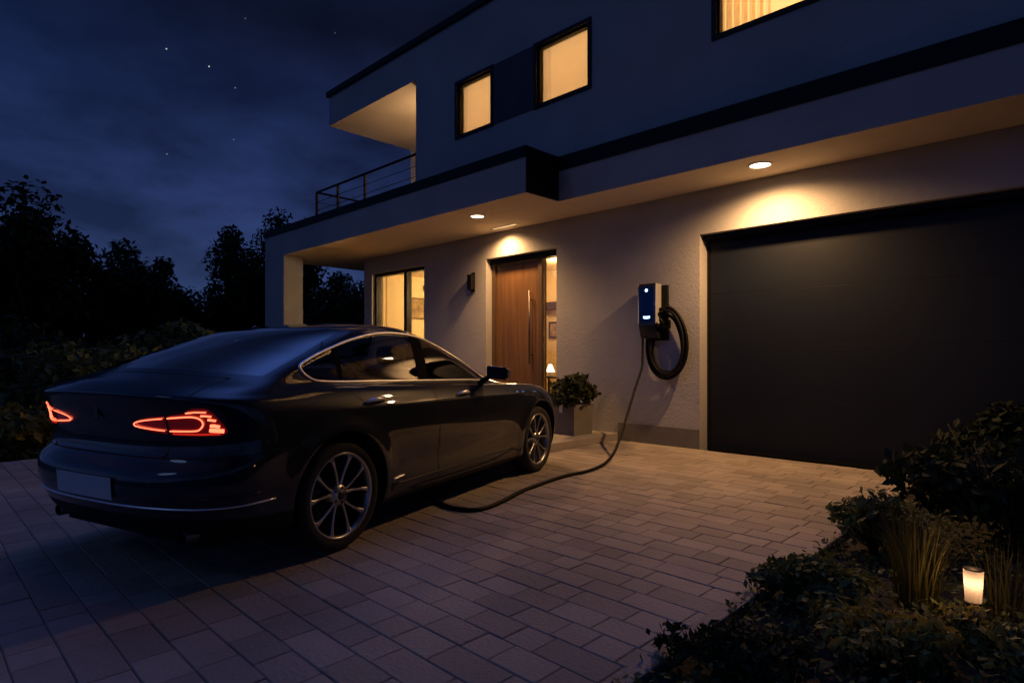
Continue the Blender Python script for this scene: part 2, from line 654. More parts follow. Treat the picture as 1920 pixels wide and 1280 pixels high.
def spot(name, loc, power, color, cone, blend, size, parent):
    d = bpy.data.lights.new(name, 'SPOT')
    d.energy, d.color, d.shadow_soft_size = power, color, size
    d.spot_size, d.spot_blend = R(cone), blend
    o = bpy.data.objects.new(name, d)
    COL.objects.link(o)
    o.parent = parent
    o.location = loc
    return o


for i, (a, b, c, d) in enumerate(UW):
    mb = MB()
    frame_bars(mb, a, b, c, d, V1 + .03, V1 + .10, .025)
    # dark outer surround standing proud of the render
    s = .055
    mb.box(a - s, a, V1 - .02, V1 + .029, c - s, d + s)
    mb.box(b, b + s, V1 - .02, V1 + .029, c - s, d + s)
    mb.box(a, b, V1 - .02, V1 + .029, d, d + s)
    mb.box(a, b, V1 - .02, V1 + .029, c - s, c)
    w = part(mb, 'window', M['frame'])
    mb = MB()
    mb.box(a + .025, b - .025, V1 + .06, V1 + .068, c + .025, d - .025)
    part(mb, 'pane', M['pane'], w)
    mb = MB()
    n = 40 if i < 2 else 90
    ps = []
    for k in range(n + 1):
        u = a + (b - a) * k / n
        fold = .004 * math.sin(k * .55)
        if i == 2 and u < a + .55: fold = .028 * math.sin((u - a) * 70)
        if i < 2 and u < a + .14: fold = .010 * math.sin((u - a) * 95)
        ps.append((u, V1 + .135 + fold))
    for k in range(n):
        (u0, q0), (u1, q1) = ps[k], ps[k + 1]
        mb.quad([(u0, q0, c - .02), (u1, q1, c - .02), (u1, q1, d + .02), (u0, q0, d + .02)], smooth=True)
    part(mb, 'curtain', M['blind'] if i < 2 else M['curtain'], w)
    room_box(a - .5, b + .5, V1 + .255, V1 + 2.4, c - .8, d + .5, 'room', M['cream'])
    rl = point('room_light', ((a + b) / 2 + 4, V1 + 1.5 - 7.1, d - .05), P_UPPER * (b - a) / .9, (1, .74, .43), .15, house)

# unseen loggia door, put in with its room light to warm the soffit
mb = MB()
frame_bars(mb, -11.15, -9.2, 3.9, 5.9, 8.60, 8.70, .06)
mb.box(-10.2, -10.14, 8.60, 8.70, 3.96, 5.84)
w = part(mb, 'unseen_balcony_door', M['frame'])
mb = MB()
mb.box(-11.09, -9.26, 8.64, 8.648, 3.96, 5.84)
part(mb, 'pane', M['pane'], w)
room_box(-11.5, -8.8, 8.785, 11, 3.9, 6.05, 'room', M['cream'])
point('room_light', (-10.1 + 4, 9.5 - 7.1, 5.5), 60, WARM, .15, house)
point('loggia_fill', (-9.25 + 4, 7.35 - 7.1, 5.25), 48, WARM, .06, house)  # bare point light without fixture, added to warm loggia soffit and recessed wall

# ground floor sliding window and its room
a, b, c, d = W_G
mb = MB()
frame_bars(mb, a, b, c, d, V0 + .08, V0 + .20, .06)
mb.box(-10.09, -9.99, V0 + .07, V0 + .19, c + .06, d - .06)
w = part(mb, 'sliding_window', M['frame'])
mb = MB()
mb.box(a + .06, -10.09, V0 + .13, V0 + .138, c + .06, d - .06)
part(mb, 'pane', M['pane'], w)
mb = MB()
mb.box(-9.99, b - .06, V0 + .12, V0 + .128, c + .06, d - .06)
part(mb, 'pane', M['pane'], w)
room_box(-11.18, -8.3, V0 + .282, 11.3, .10, 2.98, 'room', M['cream'], M['woodfloor'])
point('room_light', (-9.3 + 4, 8.7 - 7.1, 2.5), P_ROOM, (1, .68, .33), .12, house)
cu = MB()
for k in range(6):
    q0, q1 = V0 + .30 + k * .006, V0 + .30 + (k + 1) * .006
    f0, f1 = .03 * math.sin(k * .9), .03 * math.sin((k + 1) * .9)
    cu.quad([(-11.09 + f0, q0, .12), (-11.09 + f1, q1, .12), (-11.09 + f1, q1, 2.93), (-11.09 + f0, q0, 2.93)], smooth=True)
tag(cu.build('curtain', M['curtain']), 'pale gathered curtain inside the ground floor window', 'curtain')


def wall_picture(name, label, v0, v1, z0, z1, u, depth=.03):
    t = empty(name, (u, (v0 + v1) / 2, z0), 0, label, 'picture')
    h, w_ = z1 - z0, (v1 - v0) / 2
    mb = MB()
    mb.box(0, depth, -w_, -w_ + .025, 0, h)
    mb.box(0, depth, w_ - .025, w_, 0, h)
    mb.box(0, depth, -w_ + .025, w_ - .025, 0, .025)
    mb.box(0, depth, -w_ + .025, w_ - .025, h - .025, h)
    mb.build('frame', M['darkwood'], t)
    mb = MB()
    mb.box(.004, depth * .5, -w_ + .025, w_ - .025, .025, h - .025)
    mb.build('canvas', M['canvas'], t)
    return t


wall_picture('framed_picture', 'brown framed landscape picture inside the ground floor window', 8.02, 8.52, 2.02, 2.50, -11.175)
wall_picture('small_picture', 'tiny dark square picture hung high inside the ground floor window', 8.48, 8.60, 2.68, 2.79, -11.175)

# front door, sidelight and hall
a, b, c, d = D_O
VD = V0 + .17
mb = MB()
mb.box(a, a + .07, VD - .03, VD + .09, c, d - .10)
mb.box(-6.49, -6.42, VD - .03, VD + .09, c, d - .10)
mb.box(b - .03, b, VD - .03, VD + .09, c, d - .10)
fr = part(mb, 'door_frame', M['bronze'])
mb = MB()
mb.box(a - .0, b, V0 + .10, VD + .09, d - .099, d - .001)
part(mb, 'lintel', M['frame'], fr)
mb = MB()
mb.box(a + .071, -6.491, VD + .01, VD + .07, c + .005, d - .105, bev=.004)
dr = part(mb, 'front_door', M['door'])
mb = MB()
hx = -6.66
mb.tube([(hx, VD - .06, 1.05), (hx, VD - .06, 2.25)], .016, 10)
for z in (1.2, 2.1):
    mb.tube([(hx, VD - .06, z), (hx, VD + .012, z)], .009, 8)
part(mb, 'handle', M['steel'], dr)
mb = MB()
mb.box(-6.419, b - .031, VD + .03, VD + .038, c, d - .10)
part(mb, 'sidelight_pane', M['pane'], fr)
room_box(-9.0, -5.7, V0 + .282, 9.6, .10, 2.98, 'hall', M['cream'], M['woodfloor'])
point('hall_light', (-7.2 + 4, 8.6 - 7.1, 2.75), P_HALL, (1, .64, .30), .12, house)
sh = MB()
sh.box(-8.55, -7.75, 9.40, 9.60, 2.14, 2.29, bev=.005)
sh.build('wall_shelf', M['darkwood'], None, 'dark wooden shelf on the hall wall seen through the glass strip beside the front door', 'shelf')
t = empty('hall_picture', (-8.1, 9.595, 1.55), 0, 'small dark framed picture under the shelf in the hall behind the door sidelight', 'picture')
mb = MB()
frame_bars(mb, -.17, .17, 0, .34, -.03, 0, .03)
mb.build('frame', M['darkwood'], t)
mb = MB()
mb.box(-.14, .14, -.02, -.004, .03, .31)
mb.build('canvas', M['canvas'], t)
t = empty('console_table', (-6.6, 7.9, .10), 0, 'narrow console table just inside the front door sidelight', 'table')
mb = MB()
mb.box(-.35, .35, -.14, .14, .70, .73, bev=.004)
mb.build('tabletop', M['darkwood'], t)
for sx in (-.32, .32):
    for sy in (-.11, .11):
        mb = MB()
        mb.box(sx - .015, sx + .015, sy - .015, sy + .015, 0, .699)
        mb.build('leg', M['darkwood'], t)
t = empty('table_lamp', (-6.76, 7.86, .831), 0, 'small table lamp with a glowing white cone shade behind the door sidelight', 'lamp')
mb = MB()
mb.lathe([(.045, 0), (.04, .012), (.008, .02), (.008, .08)], 16, caps=True)
mb.build('lamp_base', M['steel'], t)
mb = MB()
mb.lathe([(.085, .07), (.03, .21)], 20)
mb.build('lamp_shade', M['shade'], t)

# garage door
a, b, c, d = G_O
VG = V0 + .22
mb = MB()
nP = 4
for k in range(nP):
    z0 = .012 + (d - .10) * k / nP
    z1 = .012 + (d - .10) * (k + 1) / nP - .002
    mb.box(a + .03, b - .03, VG, VG + .04, z0, z1, bev=.0012)
gd = part(mb, 'garage_door', M['garage'])
mb = MB()
mb.box(a + .031, b - .031, VG - .004, VG + .03, -.02, .0115)
part(mb, 'rubber_seal', M['gap'], gd)
mb = MB()
mb.box(a + .001, a + .029, VG - .02, VG + .05, 0, d - .002)
mb.box(b - .029, b - .001, VG - .02, VG + .05, 0, d - .002)
mb.box(a + .0295, b - .0295, VG - .02, VG + .05, d - .085, d - .002)
mb.box(a + .001, b - .001, VG + .051, VG + .06, 0, d - .002)
part(mb, 'door_frame', M['frame'], gd)
mb = MB()
mb.box(a + .002, b, V0 + .09, VG - .021, d - .06, d - .0015)
part(mb, 'lintel_trim', M['frame'], gd)

# ------------------------------------------------------------------ balcony railing
rail = empty('balcony_railing', (-12.42, 6.50, 3.88), 0, 'dark thin metal balcony railing with horizontal bars on the upper floor', 'railing')
mb = MB()
mb.tube([(0, 0, .92), (3.71, 0, .92)], .024, 8)
mb.tube([(0, 0, .92), (0, 2.4, .92)], .024, 8)
mb.build('handrail', M['rail'], rail)
for px, py in ((0, 0), (.92, 0), (1.97, 0), (3.69, 0), (0, 1.2), (0, 2.4)):
    mb = MB()
    mb.box(px - .025, px + .025, py - .02, py + .02, -.14, .90)
    mb.build('post', M['rail'], rail)
for k in range(4):
    z = .15 + k * .185
    mb = MB()
    mb.tube([(0.01, 0, z), (3.7, 0, z)], .006, 6)
    mb.tube([(0, .01, z), (0, 2.4, z)], .006, 6)
    mb.build('bar', M['rail'], rail)

# ------------------------------------------------------------------ downlights


def downlight(u, v, z, power, label, rad=.10, cone=150, color=WARM):
    t = empty('downlight', (u, v, z), 0, label, 'ceiling light', 'recessed ceiling lights under the eaves')
    mb = MB()
    mb.lathe([(rad + .018, -.001), (rad + .018, -.012), (rad, -.014), (rad - .004, -.004)], 28)
    mb.build('trim_ring', M['ring'], t)
    mb = MB()
    mb.lathe([(.0005, -.016), (rad * .6, -.014), (rad - .004, -.006)], 28)
    mb.build('diffuser', M['lampglass'], t)
    spot('beam', (0, 0, -.05), power, color, cone, 1.0, .05, t)
    return t


downlight(-6.66, 6.07, 3.279, P_PORCH, 'round lit ceiling light in the porch soffit further out from the wall', cone=140)
t = empty('linear_light', (-6.88, 6.86, 3.279), 0, 'short slim strip light set in the porch soffit tight to the wall above the door', 'ceiling light')
mb = MB()
frame_bars(mb, -.29, .29, -.004, -.001, -.035, .035, .001)
mb = MB()
mb.box(-.29, -.265, -.035, .035, -.010, -.001)
mb.box(.265, .29, -.035, .035, -.010, -.001)
mb.box(-.265, .265, -.035, -.024, -.010, -.001)
mb.box(-.265, .265, .024, .035, -.010, -.001)
mb.build('trim_frame', M['ring'], t)
mb = MB()
mb.box(-.265, .265, -.024, .024, -.006, -.001)
mb.build('diffuser', M['slot'], t)
spot('beam', (-.12, 0, -.05), P_WALLWASH, WARM, 158, 1.0, .05, t)
downlight(-2.65, 6.60, 3.280, P_GARAGE, 'round lit ceiling light under the canopy above the garage door', .11, 166)

# ------------------------------------------------------------------ wall lamp by the door
t = empty('wall_lamp', (-7.90, V0, 2.31), 0, 'small unlit dark box shaped wall lamp on the render beside the front door', 'lamp')
mb = MB()
mb.box(-.045, .045, -.02, -.001, 0, .34, bev=.004)
mb.build('back_plate', M['black'], t)
mb = MB()
mb.box(-.055, .055, -.11, -.021, .03, .30, bev=.008)
mb.build('lamp_body', M['black'], t)

# ------------------------------------------------------------------ wall charger
ch = empty('wall_charger', (-4.27, V0, 1.42), 0, 'dark electric car wall charger with blue lights and silver side beside the garage', 'charger')
mb = MB()
mb.box(-.10, .22, -.05, -.001, -.03, .70, bev=.01)
mb.build('back_plate', M['black'], ch)
mb = MB()
# body with slanted lower front: prism extruded along x
prof = [(-.051, .0), (-.14, .0), (-.19, .17), (-.20, .69), (-.185, .72), (-.051, .72)]
W2 = .125
n = len(prof)
for sgn, x in ((1, W2), (-1, -W2)):
    pts = [(x, y, z) for y, z in prof]
    mb.quad(pts if sgn > 0 else pts[::-1])
for k in range(n):
    (y0, z0), (y1, z1) = prof[k], prof[(k + 1) % n]
    mb.quad([(-W2, y0, z0), (-W2, y1, z1), (W2, y1, z1), (W2, y0, z0)])
bo = mb.build('body', M['chg'], ch)
bw = bo.modifiers.new('bevel', 'BEVEL')
bw.width, bw.segments = .022, 4
mb = MB()
mb.box(W2 + .001, W2 + .014, -.198, -.06, .19, .715, bev=.005)
mb.build('side_cover', M['silver'], ch)
mb = MB()
mb.box(-W2 - .010, -W2 - .001, -.198, -.06, .19, .715, bev=.004)
mb.build('side_cover', M['silver'], ch)
mb = MB()
mb.quad([(-.095, -.1940, .22), (.095, -.1940, .22), (.095, -.2022, .675), (-.095, -.2022, .675)])
mb.build('screen', M['blueglow'], ch)
mb = MB()
mb.lathe([(.0005, 0), (.022, 0)], 16, axis='y', c=(.0, -.2045, .63))
mb.build('indicator_light', M['blueled'], ch)
mb = MB()
for k in range(12):
    a0, a1 = k / 12, (k + 1) / 12
    x0, x1 = -.05 + .10 * a0, -.05 + .10 * a1
    b0, b1 = .012 * (1 - (2 * a0 - 1) ** 2), .012 * (1 - (2 * a1 - 1) ** 2)
    mb.quad([(x0, -.2005, .262 - b0 * .6), (x1, -.2005, .262 - b1 * .6), (x1, -.2005, .292 - b1 * .3), (x0, -.2005, .292 - b0 * .3)])
mb.build('light_bar', M['blueled'], ch)
point('charger_glow', (0, -.27, .45), .35, (.15, .4, 1), .03, ch)
mb = MB()
mb.box(.10, .26, -.10, -.02, .12, .24, bev=.012)
mb.tube([(.20, -.10, .20), (.20, -.17, .20), (.20, -.19, .25)], .022, 10)
mb.build('cable_holder', M['black'], ch)


def smooth_path(pts, n=12):
    P = [np.array(p, float) for p in pts]
    out = []
    for i in range(len(P) - 1):
        p0, p1, p2, p3 = P[max(i - 1, 0)], P[i], P[i + 1], P[min(i + 2, len(P) - 1)]
        for k in range(n):
            t_ = k / n
            out.append(.5 * ((2 * p1) + (-p0 + p2) * t_ + (2 * p0 - 5 * p1 + 4 * p2 - p3) * t_ ** 2 + (-p0 + 3 * p1 - 3 * p2 + p3) * t_ ** 3))
    out.append(P[-1])
    return [tuple(p) for p in out]


mb = MB()
loops = []
for turn in range(4):
    for k in range(40):
        a = 2 * math.pi * k / 40
        rx, rz = .262 + (-.050, .0, .030, -.018)[turn], .43 + (-.055, .015, .035, -.015)[turn]
        loops.append((-4.055 + rx * math.sin(a) * (1 + .12 * math.cos(a) * -1) + .008 * turn, V0 - .045 - .026 * turn - .012 * math.sin(a * 2 + turn), 1.345 + rz * math.cos(a) + .006 * turn))
mb.tube(loops, .0205, 8)
hang = [(-4.345, 6.94, 1.43), (-4.345, 6.935, 1.32), (-4.325, 6.90, 1.15), (-4.297, 6.834, 1.02), (-4.20, 6.518, .761), (-4.116, 6.246, .515), (-4.038, 5.992, .284), (-3.94, 5.70, .10),
        (-3.85, 5.42, .03), (-3.77, 5.15, .018), (-3.72, 4.88, .018), (-3.73, 4.56, .018), (-3.67, 4.18, .018), (-3.59, 3.81, .018), (-3.45, 3.42, .018), (-3.39, 3.18, .018), (-3.43, 3.05, .018), (-3.58, 3.0, .018), (-3.8, 3.03, .018), (-4.1, 3.12, .018), (-4.5, 3.2, .018)]
mb.tube(smooth_path(hang, 10), .0165, 8)
mb.build('charging_cable', M['cable'], None, 'thick black charging cable coiled beside the charger and trailing over the driveway to the car', 'cable')


# ------------------------------------------------------------------ car
# local frame: x forward from the rear axle, y to the car's right here (mirrored for the left), z up


def pchip(xs, ys):
    xs, ys = np.asarray(xs, float), np.asarray(ys, float)
    h = np.diff(xs)
    d = np.diff(ys) / h
    m = np.zeros_like(ys)
    for i in range(1, len(xs) - 1):
        if d[i - 1] * d[i] > 0:
            w1, w2 = 2 * h[i] + h[i - 1], h[i] + 2 * h[i - 1]
            m[i] = (w1 + w2) / (w1 / d[i - 1] + w2 / d[i])
    m[0], m[-1] = d[0], d[-1]

    def f(x):
        x = np.clip(x, xs[0], xs[-1])
        k = np.clip(np.searchsorted(xs, x) - 1, 0, len(h) - 1)
        t = (x - xs[k]) / h[k]
        return ((1 + 2 * t) * (1 - t) ** 2 * ys[k] + t * (1 - t) ** 2 * h[k] * m[k] + t * t * (3 - 2 * t) * ys[k + 1] + t * t * (t - 1) * h[k] * m[k + 1])
    return f


WB = 2.82
LEV = [  # xr, dr, xf, df, w, z(x) points, crown
    dict(xr=-.74, dr=.36, xf=3.45, df=.5, w=.76, z=[(-.8, .25), (-.3, .20), (0, .18), (3.0, .17), (3.6, .19)], cr=0),
    dict(xr=-.90, dr=.42, xf=3.60, df=.6, w=.875, z=[(-.9, .29), (-.4, .25), (.4, .21), (2.6, .21), (3.6, .22)], cr=0),
    dict(xr=-.975, dr=.45, xf=3.68, df=.66, w=.905, z=[(-1, .41), (-.3, .38), (.5, .34), (2.4, .34), (3.6, .36)], cr=0),
    dict(nr=2.85, xr=-1.0, dr=.46, xf=3.71, df=.68, w=.922, z=[(-1, .52), (0, .55), (2.6, .54), (3.6, .52)], cr=0),
    dict(nr=2.9, xr=-.99, dr=.46, xf=3.69, df=.68, w=.926, z=[(-1, .588), (-.2, .66), (2.6, .64), (3.6, .60)], cr=0),
    dict(nr=3.05, xr=-.915, dr=.45, xf=3.66, df=.68, w=.927, z=[(-1, .662), (-.2, .70), (2.6, .68), (3.6, .64)], cr=0),
    dict(nr=3.05, xr=-.90, dr=.44, xf=3.62, df=.68, w=.922, z=[(-1, .74), (-.2, .775), (2.6, .74), (3.6, .69)], cr=0),
    dict(nr=3.05, xr=-.925, dr=.44, xf=3.56, df=.68, w=.912, z=[(-1, .88), (-.2, .865), (1.2, .825), (2.8, .80), (3.5, .73)], cr=0),
    dict(nr=3.05, xr=-.965, dr=.45, xf=3.52, df=.68, w=.888, z=[(-1, .975), (-.5, .950), (0, .93), (1.2, .885), (2.8, .845), (3.5, .76)], cr=.02),
    dict(nr=3.05, xr=-.945, dr=.44, xf=3.48, df=.68, w=.862, z=[(-1, .992), (-.5, .982), (0, .975), (1.2, .925), (2.8, .875), (3.5, .775)], cr=.025),
    dict(xr=-.73, dr=.42, xf=2.35, df=.50, w=.80, z=[(-.8, 1.085), (-.3, 1.055), (.1, 1.03), (1.0, .995), (1.9, .965), (2.4, .97)], cr=.03),
    dict(xr=-.36, dr=.44, xf=1.84, df=.52, w=.725, z=[(-.4, 1.22), (0, 1.21), (.8, 1.20), (1.9, 1.17)], cr=.03),
    dict(xr=.10, dr=.42, xf=1.26, df=.46, w=.605, z=[(.0, 1.352), (.6, 1.388), (.9, 1.392), (1.3, 1.365)], cr=.02),
    dict(xr=.33, dr=.38, xf=1.10, df=.40, w=.44, z=[(.3, 1.398), (.6, 1.424), (.9, 1.430), (1.2, 1.412)], cr=.012),
    dict(xr=.52, dr=.10, xf=.98, df=.10, w=.0, z=[(.4, 1.430), (.75, 1.447), (1.1, 1.438)], cr=0),
]
NR, NS, NF = 30, 84, 22
COLS = []


def contour(lv):
    n = lv.get('nr', 2.7)
    th = np.linspace(0, math.pi / 2, NR + 1)
    p = 2 / n
    xr = lv['xr'] + lv['dr'] * (1 - np.cos(th) ** p)
    yr = lv['w'] * np.sin(th) ** p
    xa, xb = lv['xr'] + lv['dr'], lv['xf'] - lv['df']
    t = np.linspace(0, 1, NS + 1)[1:-1]
    xs = xa + (xb - xa) * t
    ys = np.full_like(xs, lv['w'])
    th2 = np.linspace(math.pi / 2, 0, NF + 1)
    xf = lv['xf'] - lv['df'] * (1 - np.cos(th2) ** p)
    yf = lv['w'] * np.sin(th2) ** p
    x = np.concatenate([xr, xs, xf])
    yf = lv['w'] * np.sin(th2) ** (2 / 2.7)
    xf = lv['xf'] - lv['df'] * (1 - np.cos(th2) ** (2 / 2.7))
    x = np.concatenate([xr, xs, xf])
    y = np.concatenate([yr, ys, yf])
    y = y * (1 - .030 * np.clip((.9 - x) / 1.9, 0, 1) ** 2 - .035 * np.clip((x - 1.9) / 1.7, 0, 1) ** 2)
    z = pchip([q[0] for q in lv['z']], [q[1] for q in lv['z']])(x)
    if lv['w'] > 0:
        z = z + lv['cr'] * (1 - (y / lv['w']) ** 2)
    return np.stack([x, y, z], 1)


CT = np.stack([contour(l) for l in LEV])            # levels x cols x 3
du = np.linalg.norm(np.diff(CT, axis=0), axis=2).mean(1)
U_ = np.concatenate([[0], np.cumsum(np.maximum(du, .02))])
rows_k = []
for k in range(len(LEV) - 1):
    m = max(3, int(du[k] / .020))
    rows_k += [k + i / m for i in range(m)]
rows_k.append(len(LEV) - 1)
rows_k = np.array(rows_k)
uu = np.interp(rows_k, np.arange(len(LEV)), U_)
NC = CT.shape[1]
G = np.zeros((len(rows_k), NC, 3))
for j in range(NC):
    for c in range(3):
        G[:, j, c] = pchip(U_, CT[:, j, c])(uu)
NRW = len(rows_k)
# fender flares
for ax in (0, WB):
    d = np.hypot(G[:, :, 0] - ax, G[:, :, 2] - .34)
    G[:, :, 1] += np.where(G[:, :, 1] > .6, .016 * np.exp(-((d - .40) / .07) ** 2), 0) * (G[:, :, 2] < .86)
# character line under the door handles
cl = .862 - .012 * (G[:, :, 0] - .3)
G[:, :, 1] += np.where((G[:, :, 1] > .7), .0075 * np.exp(-np.abs((G[:, :, 2] - cl) / .022)), 0) * np.clip((G[:, :, 0] + .3) / .5, 0, 1) * np.clip((3.0 - G[:, :, 0]) / .6, 0, 1)
# concave lower doors
low = np.exp(-((G[:, :, 2] - .45) / .10) ** 2) * np.clip((G[:, :, 0] - .45) / .3, 0, 1) * np.clip((2.35 - G[:, :, 0]) / .3, 0, 1)
G[:, :, 1] -= .016 * low * (G[:, :, 1] > .6)

arc = np.zeros((NRW, NC))
arc[:, 1:] = np.cumsum(np.hypot(np.diff(G[:, :, 0], axis=1), np.diff(G[:, :, 1], axis=1)), axis=1)
rowattr = np.repeat(rows_k[:, None], NC, 1)
colattr = np.repeat(np.arange(NC)[None, :], NRW, 0).astype(float)
# analytic-ish normals
gu = np.gradient(G, axis=1)
gv = np.gradient(G, axis=0)
gu[:, 0, :] = (G[:, 1] - G[:, 0] * 1); gu[:, 0, 0] = 0; gu[:, 0, 2] = 0
gu[:, -1, 0] = 0; gu[:, -1, 2] = 0
nrm = np.cross(gu, gv)
nl = np.linalg.norm(nrm, axis=2, keepdims=True)
nrm = nrm / np.maximum(nl, 1e-9)
nrm[-1, :, :] = (0, 0, 1)
mid = nrm[NRW // 3, NC // 2]
if mid[1] < 0: nrm = -nrm
nrm[-1, :, :] = (0, 0, 1)

ATT = np.concatenate([G, nrm, rowattr[..., None], colattr[..., None], arc[..., None]], 2).reshape(-1, 9)
VV = [tuple(r) for r in ATT.tolist()]
FF = []
for i in range(NRW - 1):
    for j in range(NC - 1):
        a, b, c, d = i * NC + j, i * NC + j + 1, (i + 1) * NC + j + 1, (i + 1) * NC + j
        FF.append((a, b, c, d))


def fvals(field):
    A = np.array(VV)
    return field(A)


def split(F, field):
    """cut the faces F along field = 0; returns (faces with field > 0, the rest)"""
    used = sorted({i for f in F for i in f})
    A = np.array([VV[i] for i in used])
    val = dict(zip(used, field(A).tolist()))
    cache = {}
    ins, outs = [], []

    def cut(i, j):
        key = (i, j) if i < j else (j, i)
        if key in cache: return cache[key]
        a, b = val[key[0]], val[key[1]]
        t = a / (a - b)
        p, q = VV[key[0]], VV[key[1]]
        VV.append(tuple(p[k] + (q[k] - p[k]) * t for k in range(9)))
        cache[key] = len(VV) - 1
        return cache[key]
    for f in F:
        s = [val[i] > 0 for i in f]
        if all(s):
            ins.append(f)
        elif not any(s):
            outs.append(f)
        else:
            fi, fo = [], []
            n = len(f)
            for k in range(n):
                i, j = f[k], f[(k + 1) % n]
                (fi if s[k] else fo).append(i)
                if s[k] != s[(k + 1) % n]:
                    c = cut(i, j)
                    fi.append(c)
                    fo.append(c)
            if len(fi) > 2: ins.append(tuple(fi))
            if len(fo) > 2: outs.append(tuple(fo))
    return ins, outs


def polysdf(P, qx, qz):
    """signed distance to closed polygon, positive inside"""
    P = np.asarray(P, float)
    x, z = np.asarray(qx), np.asarray(qz)
    best = np.full(x.shape, 1e9)
    inside = np.zeros(x.shape, bool)
    n = len(P)
    for i in range(n):
        x0, z0 = P[i]
        x1, z1 = P[(i + 1) % n]
        dx, dz = x1 - x0, z1 - z0
        t = np.clip(((x - x0) * dx + (z - z0) * dz) / max(dx * dx + dz * dz, 1e-12), 0, 1)
        best = np.minimum(best, np.hypot(x - x0 - t * dx, z - z0 - t * dz))
        if z0 != z1:
            c = ((z0 > z) != (z1 > z)) & (x < (x1 - x0) * (z - z0) / (z1 - z0) + x0)
            inside ^= c
    return np.where(inside, best, -best)


def closed_spline(P, n=8):
    P = [np.array(p, float) for p in P]
    out = []
    m = len(P)
    for i in range(m):
        p0, p1, p2, p3 = P[i - 1], P[i], P[(i + 1) % m], P[(i + 2) % m]
        for k in range(n):
            t_ = k / n
            out.append(.5 * ((2 * p1) + (-p0 + p2) * t_ + (2 * p0 - 5 * p1 + 4 * p2 - p3) * t_ ** 2 + (-p0 + 3 * p1 - 3 * p2 + p3) * t_ ** 3))
    return out


# lookup surfaces: (x,z) from the side, (arc,z) round the tail
LOWROWS = int(np.searchsorted(rows_k, 12.0))
side_bvh = BVHTree.FromPolygons([Vector((v[0], v[1], v[2])) for v in VV], FF)
TAILC = NR + 12
tail_faces = [f for n_, f in enumerate(FF) if (n_ % (NC - 1)) < TAILC and (n_ // (NC - 1)) < LOWROWS and rows_k[n_ // (NC - 1)] < 8.0]
tv = {}
tl = []
flat = []
real = []
for f in tail_faces:
    g = []
    for i in f:
        if i not in tv:
            tv[i] = len(flat)
            flat.append(Vector((VV[i][8], VV[i][2], 0)))
            real.append((Vector(VV[i][:3]), Vector(VV[i][3:6])))
        g.append(tv[i])
    tl.append((g[0], g[1], g[2]))
    tl.append((g[0], g[2], g[3]))
tail_bvh = BVHTree.FromPolygons(flat, tl)


def on_side(x, z, off=0.0):
    h = side_bvh.ray_cast(Vector((x, 3, z)), Vector((0, -1, 0)))
    if h[0] is None: return Vector((x, .9, z))
    n = h[1] if h[1].y > 0 else -h[1]
    return h[0] + n * off


def on_tail(a, z, off=0.0):
    loc, n_, idx, d_ = tail_bvh.ray_cast(Vector((a, z, 1)), Vector((0, 0, -1)))
    if loc is None:
        loc, n_, idx, d_ = tail_bvh.find_nearest(Vector((a, z, 0)))
    t = tl[idx]
    p = barycentric_transform(loc, flat[t[0]], flat[t[1]], flat[t[2]], real[t[0]][0], real[t[1]][0], real[t[2]][0])
    return p + real[t[0]][1] * off


car = empty('car', (-4.174, 1.652, 0), math.atan2(.9585, -.2854), 'dark glossy fastback saloon car with glowing red tail lights plugged in to charge', 'car')


def emit_part(F, name, mats, parent, sides=(1,), fm=None, off=0.0, smooth=True, **kw):
    """make a mesh of the faces F; sides: +1 = right side of the car, -1 = the mirrored left"""
    V, N_, Fo, MI = [], [], [], []
    for s in sides:
        mp = {}
        for n_, f in enumerate(F):
            g = []
            for i in f:
                if i not in mp:
                    mp[i] = len(V)
                    p = VV[i]
                    # car right = local -y
                    V.append((p[0] + p[3] * off, -s * (p[1] + p[4] * off), p[2] + p[5] * off))
                    N_.append((p[3], -s * p[4], p[5]))
                g.append(mp[i])
            if s > 0: g = g[::-1]
            Fo.append(g)
            MI.append(fm[n_] if fm else 0)
    me = bpy.data.meshes.new(name)
    me.from_pydata(V, [], Fo)
    for m in (mats if isinstance(mats, (list, tuple)) else [mats]): me.materials.append(m)
    me.polygons.foreach_set('material_index', MI)
    me.polygons.foreach_set('use_smooth', [smooth] * len(Fo))
    me.update()
    # face orientation must agree with the stored normals
    flip = [p.index for p in me.polygons if Vector(p.normal).dot(Vector(N_[p.vertices[0]])) < 0]
    if len(flip) > len(me.polygons) / 2:
        me.flip_normals()
    me.normals_split_custom_set_from_vertices(N_)
    o = bpy.data.objects.new(name, me)
    COL.objects.link(o)
    o.parent = parent
    return tag(o, **kw)


DLO = closed_spline([(-.215, 1.125), (-.165, 1.062), (-.03, 1.034), (.5, 1.018), (1.1, 1.000), (1.62, .985), (1.90, .972), (1.86, 1.005), (1.62, 1.135), (1.38, 1.250),
                     (1.14, 1.325), (.86, 1.360), (.58, 1.350), (.30, 1.300), (.04, 1.228), (-.13, 1.170)], 8)
DLOn = np.array(DLO)
TAIL_IN = [(.285, .836), (.30, .850), (.335, .862), (.44, .877), (.56, .888), (.655, .903), (.70, .927), (.73, .932), (.785, .929), (.80, .922),
           (.835, .860), (.862, .808), (.855, .793), (.82, .786), (.60, .786), (.42, .799), (.32, .813), (.293, .822)]
ARCH = (.392, .345)

lo = FF
# wheel arches
body = lo
for ax in (0, WB):
    _, body = split(body, lambda A, ax=ax: np.where(A[:, 1] > .45, ARCH[0] - np.hypot(A[:, 0] - ax, A[:, 2] - ARCH[1]), -1))
# side glass
sidegl, body = split(body, lambda A: np.where((A[:, 6] > 9.3) & (A[:, 6] < 12.9) & (A[:, 1] > .4), polysdf(DLOn, A[:, 0], A[:, 2]), -.2))
